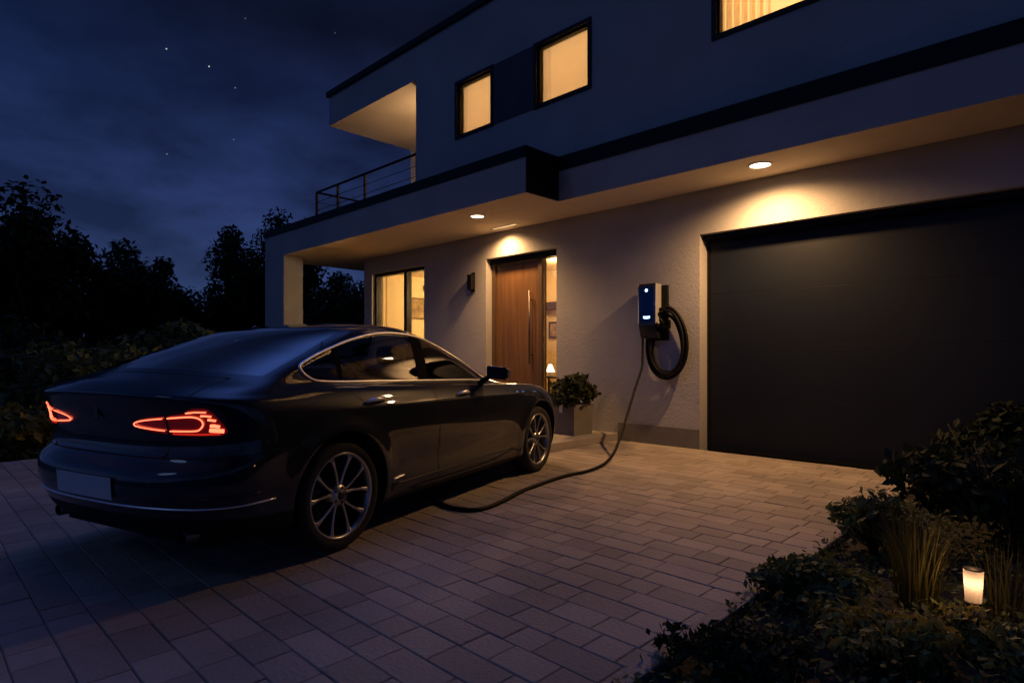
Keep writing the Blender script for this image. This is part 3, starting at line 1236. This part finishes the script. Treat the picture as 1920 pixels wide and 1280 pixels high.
# rear window and windscreen (in the surface's own rows and columns)
reargl, body = split(body, lambda A: np.minimum(np.minimum((A[:, 6] - 10.12) * .25, (12.05 - A[:, 6]) * .18), (NR - 6.5 - A[:, 7]) * .03))
frontgl, body = split(body, lambda A: np.minimum(np.minimum((A[:, 6] - 10.15) * .25, (11.95 - A[:, 6]) * .18), (A[:, 7] - (NC - NF + 3.5)) * .03))
# tail lights
lens, body = split(body, lambda A: np.where((A[:, 6] > 5) & (A[:, 6] < 8.2) & (A[:, 7] < NR + 14), polysdf(TAIL_IN, A[:, 8], A[:, 2]), -.2))
lens_in, lens_out = split(lens, lambda A: .545 - A[:, 8])
lens_gap, lens_in = split(lens_in, lambda A: A[:, 8] - .530)
# head lights
headl, body = split(body, lambda A: np.minimum(np.minimum((A[:, 6] - 5.2) * .1, (7.2 - A[:, 6]) * .1), np.minimum(A[:, 0] - 3.02, A[:, 1] - .38)))
# bumper, boot lid, doors: each bounded by a dark shut line
gaps = []
fld = lambda A: np.minimum((5.0 - A[:, 6]) * .09, (-.375 - A[:, 0]))
bump_, body = split(body, lambda A: fld(A) + .003)
bumper, g = split(bump_, lambda A: fld(A) - .003)
gaps += g
fld2 = lambda A: np.minimum(np.minimum((A[:, 6] - 5.02) * .09, (9.93 - A[:, 6]) * .2), .5375 - A[:, 8] * np.where(A[:, 6] > 8, .5375 / .70, 1))
lid_, body = split(body, lambda A: fld2(A) + .003)
lid, g = split(lid_, lambda A: fld2(A) - .003)
gaps += g
RD = [(.47, .245), (1.015, .235), (.995, .60), (.985, 1.04), (1.04, 1.42), (.2, 1.42), (-.02, 1.20), (.03, 1.02), (.19, .90), (.36, .72), (.445, .56), (.46, .40)]
FD = [(1.025, .235), (2.20, .235), (2.24, .50), (2.20, .80), (2.06, .945), (1.97, .955), (1.6, 1.19), (1.05, 1.42), (.995, 1.04), (1.005, .60)]
doors = []
for P in (RD, FD):
    P = np.array(P)
    ff = lambda A: np.where((A[:, 1] > .5) & (A[:, 6] > .8) & (A[:, 6] < 11.99), polysdf(P, A[:, 0], A[:, 2]), -.2)
    d_, body = split(body, lambda A: ff(A) + .0028)
    dd, g = split(d_, lambda A: ff(A) - .0028)
    doors.append(dd)
    gaps += g
# lower edge in dark plastic
sill, body = split(body, lambda A: 1.25 - A[:, 6])
bdark, bumper = split(bumper, lambda A: 1.72 - A[:, 6])

emit_part(body + gaps + sill, 'body', [M['paint'], M['gap'], M['black']], car, (1, -1), fm=[0] * len(body) + [1] * len(gaps) + [2] * len(sill))
bm_o = emit_part(bumper + bdark, 'rear_bumper', [M['paint'], M['black']], car, (1, -1), fm=[0] * len(bumper) + [1] * len(bdark))
lid_o = emit_part(lid, 'boot_lid', M['paint'], car, (1, -1))
emit_part(reargl, 'rear_window', M['rearglass'], car, (1, -1))
emit_part(frontgl, 'windscreen', M['carglass'], car, (1, -1))

# window bays
B0, B1 = 1.045, 1.165
fB = lambda A: (A[:, 0] - (.975 + (A[:, 2] - 1.0) * .16))
fC = lambda A: (A[:, 0] - (.10 + (A[:, 2] - 1.03) * .10))
q_, rest = split(sidegl, lambda A: -(fC(A) + .022))
cpil, rest = split(rest, lambda A: .022 - fC(A))
rwin, rest = split(rest, lambda A: -(fB(A) + .062))
bpil, fwin = split(rest, lambda A: .062 - fB(A))
for s in (1, -1):
    emit_part(q_, 'quarter_window', M['carglass'], car, (s,), off=-.006)
    emit_part(cpil, 'window_divider', M['pillargloss'], car, (s,), off=-.002)
    emit_part(bpil, 'window_pillar', M['pillargloss'], car, (s,), off=-.002)
    emit_part(headl, 'headlight', M['chg'], car, (s,))
    dobj = []
    for k, dd in enumerate(doors):
        d_o = emit_part(dd, 'door', M['paint'], car, (s,))
        dobj.append(d_o)
        emit_part((rwin, fwin)[k], 'window', M['carglass'], d_o, (s,), off=-.006)
        hx, hz = ((.29, .893), (1.37, .878))[k]
        mb = MB()
        pts = []
        for i in range(13):
            t_ = i / 12
            x = hx - .095 + .19 * t_
            pts.append(on_side(x, hz + .004 * math.sin(t_ * 3.14), .004 + .032 * math.sin(math.pi * t_) ** .45))
        pts = [(p.x, -s * p.y, p.z) for p in pts]
        mb.tube(pts, [.006 + .008 * math.sin(math.pi * i / 12) for i in range(13)], 8)
        mb.build('handle', M['chrome'], d_o)
        # recess behind the handle
    # tail lights
    li = emit_part(lens_in, 'tail_light', M['lens'], car, (s,), off=-.004)
    lo_ = emit_part(lens_out, 'tail_light', M['lens'], car, (s,), off=-.004)

    def strip(P, r, parent, name, m, closed=False, off=.004):
        mb = MB()
        pts = [on_tail(a, z, off) for a, z in P]
        mb.tube([(p.x, -s * p.y, p.z) for p in pts], r, 6, closed=closed)
        return mb.build(name, m, parent)
    sp = lambda P, k=5: [(q[0], q[1]) for q in smooth_path([(a_, z_, 0) for a_, z_ in P], k)]
    strip(sp([(.521, .874), (.42, .864), (.345, .853), (.312, .843), (.306, .836), (.325, .826), (.42, .817), (.521, .811)], 6), .0031, li, 'light_strip', M['led'])
    strip(sp([(.556, .877), (.64, .884), (.70, .886), (.735, .876), (.748, .852), (.728, .824), (.69, .813), (.556, .810)], 6), .0038, lo_, 'light_strip', M['led'])
    strip([(.775, .818), (.80, .816), (.84, .812)], .0105, lo_, 'light_strip', M['led'])
    strip([(.782, .840), (.80, .840), (.824, .834)], .0085, lo_, 'light_strip', M['led'])
    strip([(.775, .872), (.79, .870), (.812, .866)], .0055, lo_, 'light_strip', M['led'])
    strip([(.672, .906), (.72, .911), (.776, .910)], .0035, lo_, 'light_strip', M['led'])
    strip([(.745, .892), (.77, .891), (.795, .888)], .0045, lo_, 'light_strip', M['led'])
    strip([(.57, .796), (.65, .795), (.73, .795), (.82, .797)], .005, lo_, 'light_strip', M['leddim'], off=.0)
    # chrome line round the side windows
    mb = MB()
    pts = [on_side(a, z, .001) for a, z in DLO]
    mb.tube([(p.x, -s * p.y, p.z) for p in pts], .0100, 6, closed=True)
    mb.build('window_trim', M['chrome'], car)
    # sill moulding
    mb = MB()
    pts = [on_side(.48 + 1.75 * i / 24, .315 + .01 * (i / 24), .002) for i in range(25)]
    mb.tube([(p.x, -s * p.y, p.z) for p in pts], .006, 6)
    mb.build('sill_trim', M['alloydark'], car)
    mb = MB()
    pts = [on_side(.46 + .13 * i / 6, .352 + .002 * i, .004) for i in range(7)]
    mb.tube([(p.x, -s * p.y, p.z) for p in pts], .0065, 6)
    mb.build('chrome_strip', M['chrome'], car)  # short bright piece: lit end of the dark sill moulding put into its material
    # mirror
    mb = MB()
    import bmesh
    bm = bmesh.new()
    bmesh.ops.create_cube(bm, size=1)
    for v in bm.verts:
        fx = 1 if v.co.x > 0 else 0
        v.co = Vector((v.co.x * .13, v.co.y * (.21 - .05 * fx), v.co.z * (.118 - .045 * fx)))
        v.co.z += .008 * (1 if v.co.y > 0 else -1)
    bmesh.ops.subdivide_edges(bm, edges=bm.edges[:], cuts=3, use_grid_fill=True, smooth=0)
    bmesh.ops.bevel(bm, geom=[e for e in bm.edges if len(e.link_faces) == 2 and e.calc_face_angle() > .8], offset=.022, segments=3, affect='EDGES', profile=.5)
    me = bpy.data.meshes.new('mirror')
    bm.to_mesh(me)
    bm.free()
    me.materials.append(M['paint'])
    me.polygons.foreach_set('use_smooth', [True] * len(me.polygons))
    mo = bpy.data.objects.new('mirror', me)
    COL.objects.link(mo)
    mo.parent = car
    mo.location = (1.80, -s * 1.00, 1.045)
    mb = MB()
    mb.tube([(0, s * .09, -.03), (.02, s * .20, -.085)], [.022, .028], 8)
    mb.build('mirror_arm', M['black'], mo)
    mb = MB()
    mb.quad([(-.0665, -.085, -.05), (-.0665, -.085, .05), (-.0665, .085, .05), (-.0665, .085, -.05)])
    mb.build('mirror_glass', M['chg'], mo)

# shut-line piece between inner and outer lamps
for s in (1, -1):
    emit_part(lens_gap, 'lamp_divider', M['gap'], car, (s,), off=-.003)

# chrome line across the rear bumper, plate, badge, exhaust
mb = MB()
A_ = np.linspace(-1.16, 1.16, 60)
pts = []
for a in A_:
    p = on_tail(abs(a), .425 + .012 * max(0, abs(a) - .75), .002)
    pts.append((p.x, p.y * (-1 if a > 0 else 1), p.z))
mb.tube(pts, .0062, 6)
mb.build('chrome_strip', M['chrome'], bm_o)
for s in (1, -1):
    mb = MB()
    pts = [on_tail(.80 + .28 * i / 8, .476 + .006 * i / 8, .003) for i in range(9)]
    mb.tube([(p.x, -s * p.y, p.z) for p in pts], .012, 6)
    mb.build('reflector', M['alloydark'], bm_o)
mb = MB()
prow = []
for i in range(9):
    y = -.26 + .52 * i / 8
    p0 = on_tail(abs(y), .455, .016)
    p1 = on_tail(abs(y), .565, .016)
    prow.append(((p0.x, y, p0.z), (p1.x, y, p1.z)))
for i in range(8):
    mb.quad([prow[i][0], prow[i][1], prow[i + 1][1], prow[i + 1][0]])
mb.build('number_plate', M['plate'], bm_o)
mb = MB()
pb = on_tail(0.0, .895, .004)
mb.box(pb.x - .006, pb.x + .004, -.016, .016, .855, .935, bev=.003)
mb.build('badge', M['steel'], lid_o)
for s in (1, -1):
    mb = MB()
    mb.lathe([(.030, -.84), (.036, -.835), (.036, -.60), (.030, -.60)], 20, axis='x', c=(0, -s * .60, .262))
    mb.build('exhaust', M['steel'], car)

# underbody, wheel wells
mb = MB()
mb.box(-.75, 3.4, -.66, .66, .19, .30)
mb.build('underbody', M['gap'], car)
for ax in (0, WB):
    for s in (1, -1):
        mb = MB()
        n = 28
        ring = []
        for k in range(n + 1):
            a = -.25 + (math.pi + .5) * k / n
            x, z = ax + ARCH[0] * math.cos(a), ARCH[1] + ARCH[0] * math.sin(a)
            p = on_side(x, z) if z > .2 else Vector((x, .88, z))
            ring.append((x, -s * (p.y if p.y > .6 else .88), z))
        for k in range(n):
            (x0, y0, z0), (x1, y1, z1) = ring[k], ring[k + 1]
            mb.quad([(x0, y0, z0), (x1, y1, z1), (x1, -s * .60, z1), (x0, -s * .60, z0)], smooth=True)
            mb.quad([(x0, -s * .60, z0), (x1, -s * .60, z1), (ax, -s * .60, .34)])
        mb.build('wheel_well', M['gap'], car)

# interior
mb = MB()
mb.box(-.1, 2.0, -.70, .70, .31, .36)
mb.build('cabin_floor', M['gap'], car)


def car_seat(x, y, w, name='seat'):
    mb = MB()
    mb.box(x, x + .50, y - w / 2, y + w / 2, .45, .60, bev=.05)
    o = mb.build(name, M['seat'], car)
    mb = MB()
    pr = [(x + .04, .55), (x - .16, 1.08), (x - .07, 1.10), (x + .16, .58)]
    n = 6
    for k in range(n):
        pass
    wv = [y - w / 2, y + w / 2]
    for q in range(4):
        (xa, za), (xb, zb) = pr[q], pr[(q + 1) % 4]
        mb.quad([(xa, wv[0], za), (xb, wv[0], zb), (xb, wv[1], zb), (xa, wv[1], za)])
    for yy in wv:
        mb.quad([(a, yy, b) for a, b in pr])
    mb.box(x - .20, x - .10, y - .13, y + .13, 1.12, 1.27, bev=.04)
    mb.build('seat_back', M['seat'], o)


car_seat(1.25, -.37, .48)
car_seat(1.25, .37, .48)
car_seat(.33, 0, 1.2)
mb = MB()
mb.box(1.75, 2.15, -.70, .70, .60, .93, bev=.05)
mb.build('dashboard', M['seat'], car)
mb = MB()
mb.tube([(1.62 + .08 * math.sin(a), .37 + .18 * math.cos(a), .86 + .17 * math.sin(a)) for a in np.linspace(0, 2 * math.pi, 25)[:-1]], .014, 8, closed=True)
mb.tube([(1.62, .37, .86), (1.80, .37, .82)], .03, 8)
mb.build('steering_wheel', M['seat'], car)

# wheels


def make_wheel(x, s, steer=0.0):
    o_y = .905
    RT = .337
    w = empty('wheel', (x, -s * (o_y - .11), RT))
    w.parent = car
    w.rotation_euler = (0, 0, steer)
    sy = -s
    mb = MB()
    mb.lathe([(.262, sy * .098), (.285, sy * .110), (.318, sy * .104), (.334, sy * .075), (RT, 0), (.334, -sy * .075), (.318, -sy * .104), (.262, -sy * .10)], 48, axis='y')
    mb.build('tyre', M['rubber'], w)
    mb = MB()
    mb.lathe([(.240, -sy * .09), (.240, sy * .06), (.2475, sy * .094), (.2625, sy * .103), (.264, sy * .097)], 48, axis='y')
    hub = [(.001, sy * .085), (.030, sy * .085), (.036, sy * .080), (.060, sy * .078), (.070, sy * .060), (.072, sy * .02)]
    mb.lathe(hub, 30, axis='y')
    for k in range(10):
        # spokes in five pairs that flare towards the rim
        base = (k // 2) * 2 * math.pi / 5 + .3
        a0 = base + (.16 if k % 2 else -.16)
        a1 = base + (.335 if k % 2 else -.335)
        secs = []
        for t_, hw, yo in ((0, .0115, .074), (.3, .0085, .078), (.65, .0085, .084), (.9, .014, .090), (1, .024, .088)):
            rr = .052 + (.246 - .052) * t_
            aa = a0 + (a1 - a0) * t_
            c = Vector((math.cos(aa) * rr, 0, math.sin(aa) * rr))
            tn = Vector((-math.sin(aa), 0, math.cos(aa)))
            secs.append([c + tn * hw + Vector((0, sy * (yo - .006), 0)), c + tn * hw * .5 + Vector((0, sy * yo, 0)), c - tn * hw * .5 + Vector((0, sy * yo, 0)),
                         c - tn * hw + Vector((0, sy * (yo - .006), 0)), c - tn * hw + Vector((0, sy * (yo - .04), 0)), c + tn * hw + Vector((0, sy * (yo - .04), 0))])
        for i in range(len(secs) - 1):
            for q in range(6):
                q2 = (q + 1) % 6
                mb.quad([secs[i][q], secs[i][q2], secs[i + 1][q2], secs[i + 1][q]])
    mb.build('rim', M['alloy'], w)
    mb = MB()
    mb.lathe([(.001, sy * .0), (.15, sy * .0), (.165, -sy * .02), (.165, -sy * .045)], 40, axis='y')
    mb.lathe([(.238, -sy * .06), (.02, -sy * .06)], 30, axis='y')
    mb.build('brake_disc', M['alloydark'], w)
    mb = MB()
    mb.lathe([(.0005, sy * .089), (.026, sy * .088), (.029, sy * .082)], 20, axis='y')
    for k in range(5):
        a = 2 * math.pi * k / 5
        mb.lathe([(.001, sy * .084), (.008, sy * .084), (.009, sy * .070)], 8, axis='y', c=(.048 * math.cos(a), 0, .048 * math.sin(a)))
    mb.build('hub_cap', M['alloydark'], w)


for s in (1, -1):
    make_wheel(0, s)
    make_wheel(WB, s)

# ------------------------------------------------------------------ plants


def leaf_cloud(rng, centers, n, size, spread=1.0, aspect=1.8, up=0.0):
    """n small leaf faces spread through a set of ellipsoid clumps [(c, r)], as arrays"""
    cs = np.array([c for c, r in centers], float)
    rs = np.array([r if hasattr(r, '__len__') else (r, r, r) for c, r in centers], float)
    wts = rs.prod(1) ** (2 / 3)
    k = rng.choice(len(cs), n, p=wts / wts.sum())
    d = rng.normal(size=(n, 3))
    d /= np.linalg.norm(d, axis=1, keepdims=True)
    rad = rng.random(n) ** (1 / 2.2)
    rad = rad * (1 + .09 * rng.normal(size=n).clip(-1.5, 2) * (rad > .7))
    P = cs[k] + d * rad[:, None] * rs[k] * spread
    nrm = d + rng.normal(size=(n, 3)) * .9 + np.array([0, 0, .5 + up])
    nrm /= np.linalg.norm(nrm, axis=1, keepdims=True)
    t = np.cross(nrm, rng.normal(size=(n, 3)))
    t /= np.linalg.norm(t, axis=1, keepdims=True)
    b = np.cross(nrm, t)
    s = size * (.6 + .8 * rng.random(n))[:, None]
    L_ = t * s * aspect * .5
    W_ = b * s * .5
    V = np.stack([P - L_, P - W_ * .9 + nrm * s * .08, P + L_, P + W_ * .9 + nrm * s * .08], 1).reshape(-1, 3)
    F = np.arange(n * 4).reshape(n, 4)
    return V, F


def clumps(rng, c, r, n, f=.45):
    out = []
    c, r = np.array(c, float), np.array(r, float)
    for _ in range(n):
        d = rng.normal(size=3)
        d /= np.linalg.norm(d)
        rad = rng.random() ** .5 * .78
        k = f * rng.uniform(.65, 1.25)
        out.append((c + d * rad * r, r * k))
    return out


def tree(label, u, v, h, cr, name='tree', n=5000, leaf=.16, mat_='leafd', seed=1, group='dark trees at the back of the garden', flat=1.0, base=.25):
    rng = np.random.default_rng(seed)
    t = empty(name, (u, v, -.05), 0, label, 'tree', group)
    rnd = random.Random(seed)
    mb = MB()
    top = h * .82
    pts = [(rnd.uniform(-.05, .05) * k, rnd.uniform(-.05, .05) * k, top * k / 6) for k in range(7)]
    mb.tube(pts, [.035 * h * (1 - .8 * k / 6) * .6 for k in range(7)], 8)
    for k in range(6):
        a = rnd.uniform(0, 6.28)
        z0 = h * rnd.uniform(.28, .6)
        L_ = cr * rnd.uniform(.5, .8)
        mb.tube([(0, 0, z0), (L_ * .5 * math.cos(a), L_ * .5 * math.sin(a), z0 + L_ * .3), (L_ * math.cos(a), L_ * math.sin(a), z0 + L_ * .75)], [.012 * h, .008 * h, .003 * h], 6)
    mb.build('trunk', M['bark'], t)
    cz = h * (base + 1) / 2
    cl = clumps(rng, (0, 0, cz), (cr, cr, h * (1 - base) / 2), 26, .36)
    cl += [((rng.normal() * cr * .2, rng.normal() * cr * .2, h * .93), (cr * .3, cr * .3, h * .09))]
    V, F = leaf_cloud(rng, cl, n, leaf)
    np_mesh('crown', V, F, M[mat_], t)
    return t


def bush(label, u, v, z, r, h, n=1500, leaf=.05, mat_='leafd', seed=1, group=None, name='shrub', cat='shrub', ncl=12, aspect=1.8):
    rng = np.random.default_rng(seed)
    rnd = random.Random(seed)
    t = empty(name, (u, v, z), 0, label, cat, group)
    mb = MB()
    for k in range(7):
        a = rnd.uniform(0, 6.28)
        q = r * rnd.uniform(.2, .6)
        mb.tube([(0, 0, -.03), (q * .4 * math.cos(a), q * .4 * math.sin(a), h * .35), (q * math.cos(a), q * math.sin(a), h * .75)], [.012, .009, .004], 5)
    mb.build('stem', M['bark'], t)
    cl = clumps(rng, (0, 0, h * .52), (r, r, h * .47), ncl, .42)
    V, F = leaf_cloud(rng, cl, n, leaf, aspect=aspect)
    V[:, 2] = np.maximum(V[:, 2], .005)
    np_mesh('foliage', V, F, M[mat_], t)
    return t


TREES = [
    ('very tall black tree mass rising at the frame edge beside the dark garden', -18.3, 1.55, 5.2, 1.75, 'leafd'),
    ('tall dark tree just inside the garden edge, second tallest on its side', -18.7, 2.7, 4.7, 1.35, 'leafd'),
    ('round topped dark tree alone between the sky gap and the tall garden edge trees', -20.3, 4.6, 4.6, 1.55, 'leafd'),
    ('lower dark pointed tree next to the dip in the tree line', -23.3, 6.5, 4.55, 1.15, 'leafd'),
    ('dark tree behind the dip of the tree line, lowest of the garden trees', -27.2, 8.4, 3.7, 1.7, 'leafd'),
    ('large dark tree rising behind the white pillar of the porch', -22.4, 8.7, 5.9, 1.55, 'leafd'),
    ('dark tree whose top shows behind the end of the balcony railing', -23.2, 10.9, 7.1, 1.9, 'leafd'),
    ('dense dark tree seen through the porch between pillar and lit window', -18.0, 10.3, 4.0, 1.6, 'leafd'),
    ('dark tree seen under the porch soffit, nearest to the house wall', -16.3, 10.6, 3.7, 1.5, 'leafd'),
]
for i, (lb, u, v, h, cr, m_) in enumerate(TREES):
    tree(lb, u, v, h, cr, n=13000, leaf=.095, seed=20 + i, base=.10)

HEDGE = [
    ('dark garden bush low down at the frame edge, furthest from the house', -10.2, .15, .95, 1.0, 'leafm'),
    ('yellowish lit shrub beside the tail of the car at the driveway edge', -9.6, 1.15, .55, .62, 'leafy'),
    ('broad dim shrub behind the boot of the car', -10.9, 1.9, 1.1, 1.45, 'leafm'),
    ('tall dim shrub behind the rear window of the car', -11.6, 3.6, 1.2, 1.9, 'leafm'),
    ('dark shrub behind the roof of the car near the white pillar', -13.0, 5.2, 1.1, 1.6, 'leafd'),
    ('big dark bush at the foot of the garden trees, behind the yellowish shrub', -13.2, 1.4, 1.3, 2.0, 'leafd'),
    ('dark bush standing behind the porch pillar', -14.8, 8.4, 1.4, 2.2, 'leafd'),
    ('dark bush filling the porch opening beside the lit window', -13.3, 9.8, 1.3, 2.4, 'leafd'),
]
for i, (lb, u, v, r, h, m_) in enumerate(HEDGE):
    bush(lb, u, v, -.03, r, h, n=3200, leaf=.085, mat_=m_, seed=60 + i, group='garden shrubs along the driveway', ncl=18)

# planter and its shrub by the door
pl = empty('planter', (-5.27, 6.60, .10), R(-2), 'square concrete planter box on the doorstep by the front door', 'planter')
mb = MB()
w, h, t_ = .21, .42, .03
o4 = [(-w, -w), (w, -w), (w, w), (-w, w)]
i4 = [(-w + t_, -w + t_), (w - t_, -w + t_), (w - t_, w - t_), (-w + t_, w - t_)]
b4 = [(x * .93, y * .93) for x, y in o4]
for k in range(4):
    k2 = (k + 1) % 4
    mb.quad([(*b4[k], 0), (*b4[k2], 0), (*o4[k2], h), (*o4[k], h)])
    mb.quad([(*o4[k], h), (*o4[k2], h), (*i4[k2], h), (*i4[k], h)])
    mb.quad([(*i4[k], h), (*i4[k2], h), (*i4[k2], h - .06), (*i4[k], h - .06)])
mb.build('pot', M['pot'], pl)
mb = MB()
mb.quad([(*p, h - .05) for p in i4])
mb.build('earth', M['soil'], pl)
mb = MB()
mb.box(-.055, .005, -w - .008, -w - .002, h - .115, h + .004, bev=.001)
mb.build('tag', M['white'], pl)
bush('dark leafy shrub growing in the square planter by the door', -5.23, 6.60, .47, .47, .56, n=2400, leaf=.06, mat_='leafp', seed=5, ncl=11, name='potted_shrub')

# planting bed right of the driveway
BED = [
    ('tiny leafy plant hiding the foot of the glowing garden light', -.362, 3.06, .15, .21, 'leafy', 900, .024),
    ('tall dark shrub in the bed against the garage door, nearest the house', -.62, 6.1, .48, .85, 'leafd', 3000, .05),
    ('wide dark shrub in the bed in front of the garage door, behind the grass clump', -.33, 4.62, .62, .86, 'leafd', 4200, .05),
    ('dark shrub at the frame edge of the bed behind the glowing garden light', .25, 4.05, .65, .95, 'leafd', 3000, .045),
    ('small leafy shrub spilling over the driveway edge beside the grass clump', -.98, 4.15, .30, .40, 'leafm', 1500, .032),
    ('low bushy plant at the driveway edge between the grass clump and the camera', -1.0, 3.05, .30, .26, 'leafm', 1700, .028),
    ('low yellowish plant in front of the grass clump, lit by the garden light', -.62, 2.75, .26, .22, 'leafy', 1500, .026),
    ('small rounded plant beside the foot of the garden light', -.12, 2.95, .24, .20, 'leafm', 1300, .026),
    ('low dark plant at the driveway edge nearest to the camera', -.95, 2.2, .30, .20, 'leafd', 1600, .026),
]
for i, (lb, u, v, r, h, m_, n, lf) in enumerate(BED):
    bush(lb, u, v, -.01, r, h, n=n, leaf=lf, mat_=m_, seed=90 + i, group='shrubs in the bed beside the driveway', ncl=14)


def grass_clump(label, u, v, n, h, seed):
    rnd = random.Random(seed)
    mb = MB()
    for _ in range(n):
        a = rnd.uniform(0, 6.28)
        q = rnd.random() ** .5 * .10
        x, y = q * math.cos(a), q * math.sin(a)
        lean = rnd.uniform(.05, .45)
        hh = h * rnd.uniform(.55, 1.1)
        wd = rnd.uniform(.0025, .005)
        ta = a + rnd.uniform(-.5, .5)
        px, py = -math.sin(ta), math.cos(ta)
        prev = None
        for k in range(6):
            t_ = k / 5
            d = lean * hh * t_ ** 2
            z = hh * (t_ - .25 * lean * t_ ** 3)
            cx, cy = x + d * math.cos(ta), y + d * math.sin(ta)
            ww = wd * (1 - t_ * .85)
            cur = ((cx - px * ww, cy - py * ww, z), (cx + px * ww, cy + py * ww, z))
            if prev: mb.quad([prev[0], prev[1], cur[1], cur[0]], smooth=True)
            prev = cur
    o = mb.build('ornamental_grass', M['blade'], None, label, 'grass', 'ornamental grasses in the bed')
    o.location = (u, v, -.01)
    return o


grass_clump('tall ornamental grass clump lit warm by the garden light', -.62, 3.43, 170, .45, 1)
grass_clump('smaller ornamental grass tuft behind the tall lit clump', -.74, 3.85, 120, .40, 2)
grass_clump('thin grass tuft right beside the glowing garden light', -.30, 3.60, 80, .36, 3)

# ground cover over the bed
rng = np.random.default_rng(11)
n = 16000
P = np.stack([rng.uniform(-1.24, 1.6, n), rng.uniform(1.0, 6.9, n), np.zeros(n)], 1)
hf = .05 + .06 * (np.sin(P[:, 0] * 5.1 + np.sin(P[:, 1] * 3.3) * 1.4) * np.sin(P[:, 1] * 4.3) * .5 + .5)
P[:, 2] = rng.random(n) * hf
nr = rng.normal(size=(n, 3)) * .7 + np.array([0, 0, 1])
nr /= np.linalg.norm(nr, axis=1, keepdims=True)
tt = np.cross(nr, rng.normal(size=(n, 3)))
tt /= np.linalg.norm(tt, axis=1, keepdims=True)
bb = np.cross(nr, tt)
s_ = (.010 + .016 * rng.random(n))[:, None]
V = np.stack([P - tt * s_, P - bb * s_ * .55, P + tt * s_, P + bb * s_ * .55], 1).reshape(-1, 3)
np_mesh('ground_cover', V, np.arange(n * 4).reshape(n, 4), M['leafm'], kind='stuff')
rng = np.random.default_rng(12)
n = 9000
P = np.stack([rng.uniform(-16, -8.85, n), rng.uniform(-2, 7, n), np.zeros(n)], 1)
P[:, 2] = -.05 + rng.random(n) * .12
nr = rng.normal(size=(n, 3)) + np.array([0, 0, .6])
nr /= np.linalg.norm(nr, axis=1, keepdims=True)
tt = np.cross(nr, rng.normal(size=(n, 3)))
tt /= np.linalg.norm(tt, axis=1, keepdims=True)
bb = np.cross(nr, tt)
s_ = (.03 + .05 * rng.random(n))[:, None]
V = np.stack([P - tt * s_, P - bb * s_ * .4, P + tt * s_, P + bb * s_ * .4], 1).reshape(-1, 3)
np_mesh('grass', V, np.arange(n * 4).reshape(n, 4), M['leafm'], kind='stuff')

# garden light
g = empty('garden_light', (-.386, 3.24, -.01), 0, 'small glowing garden path light standing among the plants of the bed', 'garden light')
mb = MB()
mb.lathe([(.026, 0), (.026, .135), (.032, .14), (.032, .148)], 20, caps=True)
mb.build('post', M['black'], g)
mb = MB()
mb.lathe([(.030, .149), (.037, .285)], 24)
mb.build('lamp_glass', M['gardenglow'], g)
mb = MB()
mb.lathe([(.037, .286), (.037, .289), (.001, .291)], 24)
mb.build('cap', M['black'], g)
point('bulb', (0, 0, .235), .13, (1, .56, .30), .012, g)
point('glow', (0, 0, .335), P_GARDEN * .5, (1, .52, .20), .03, g)
point('glow', (-.075, 0, .22), P_GARDEN * .5, (1, .52, .20), .03, g)
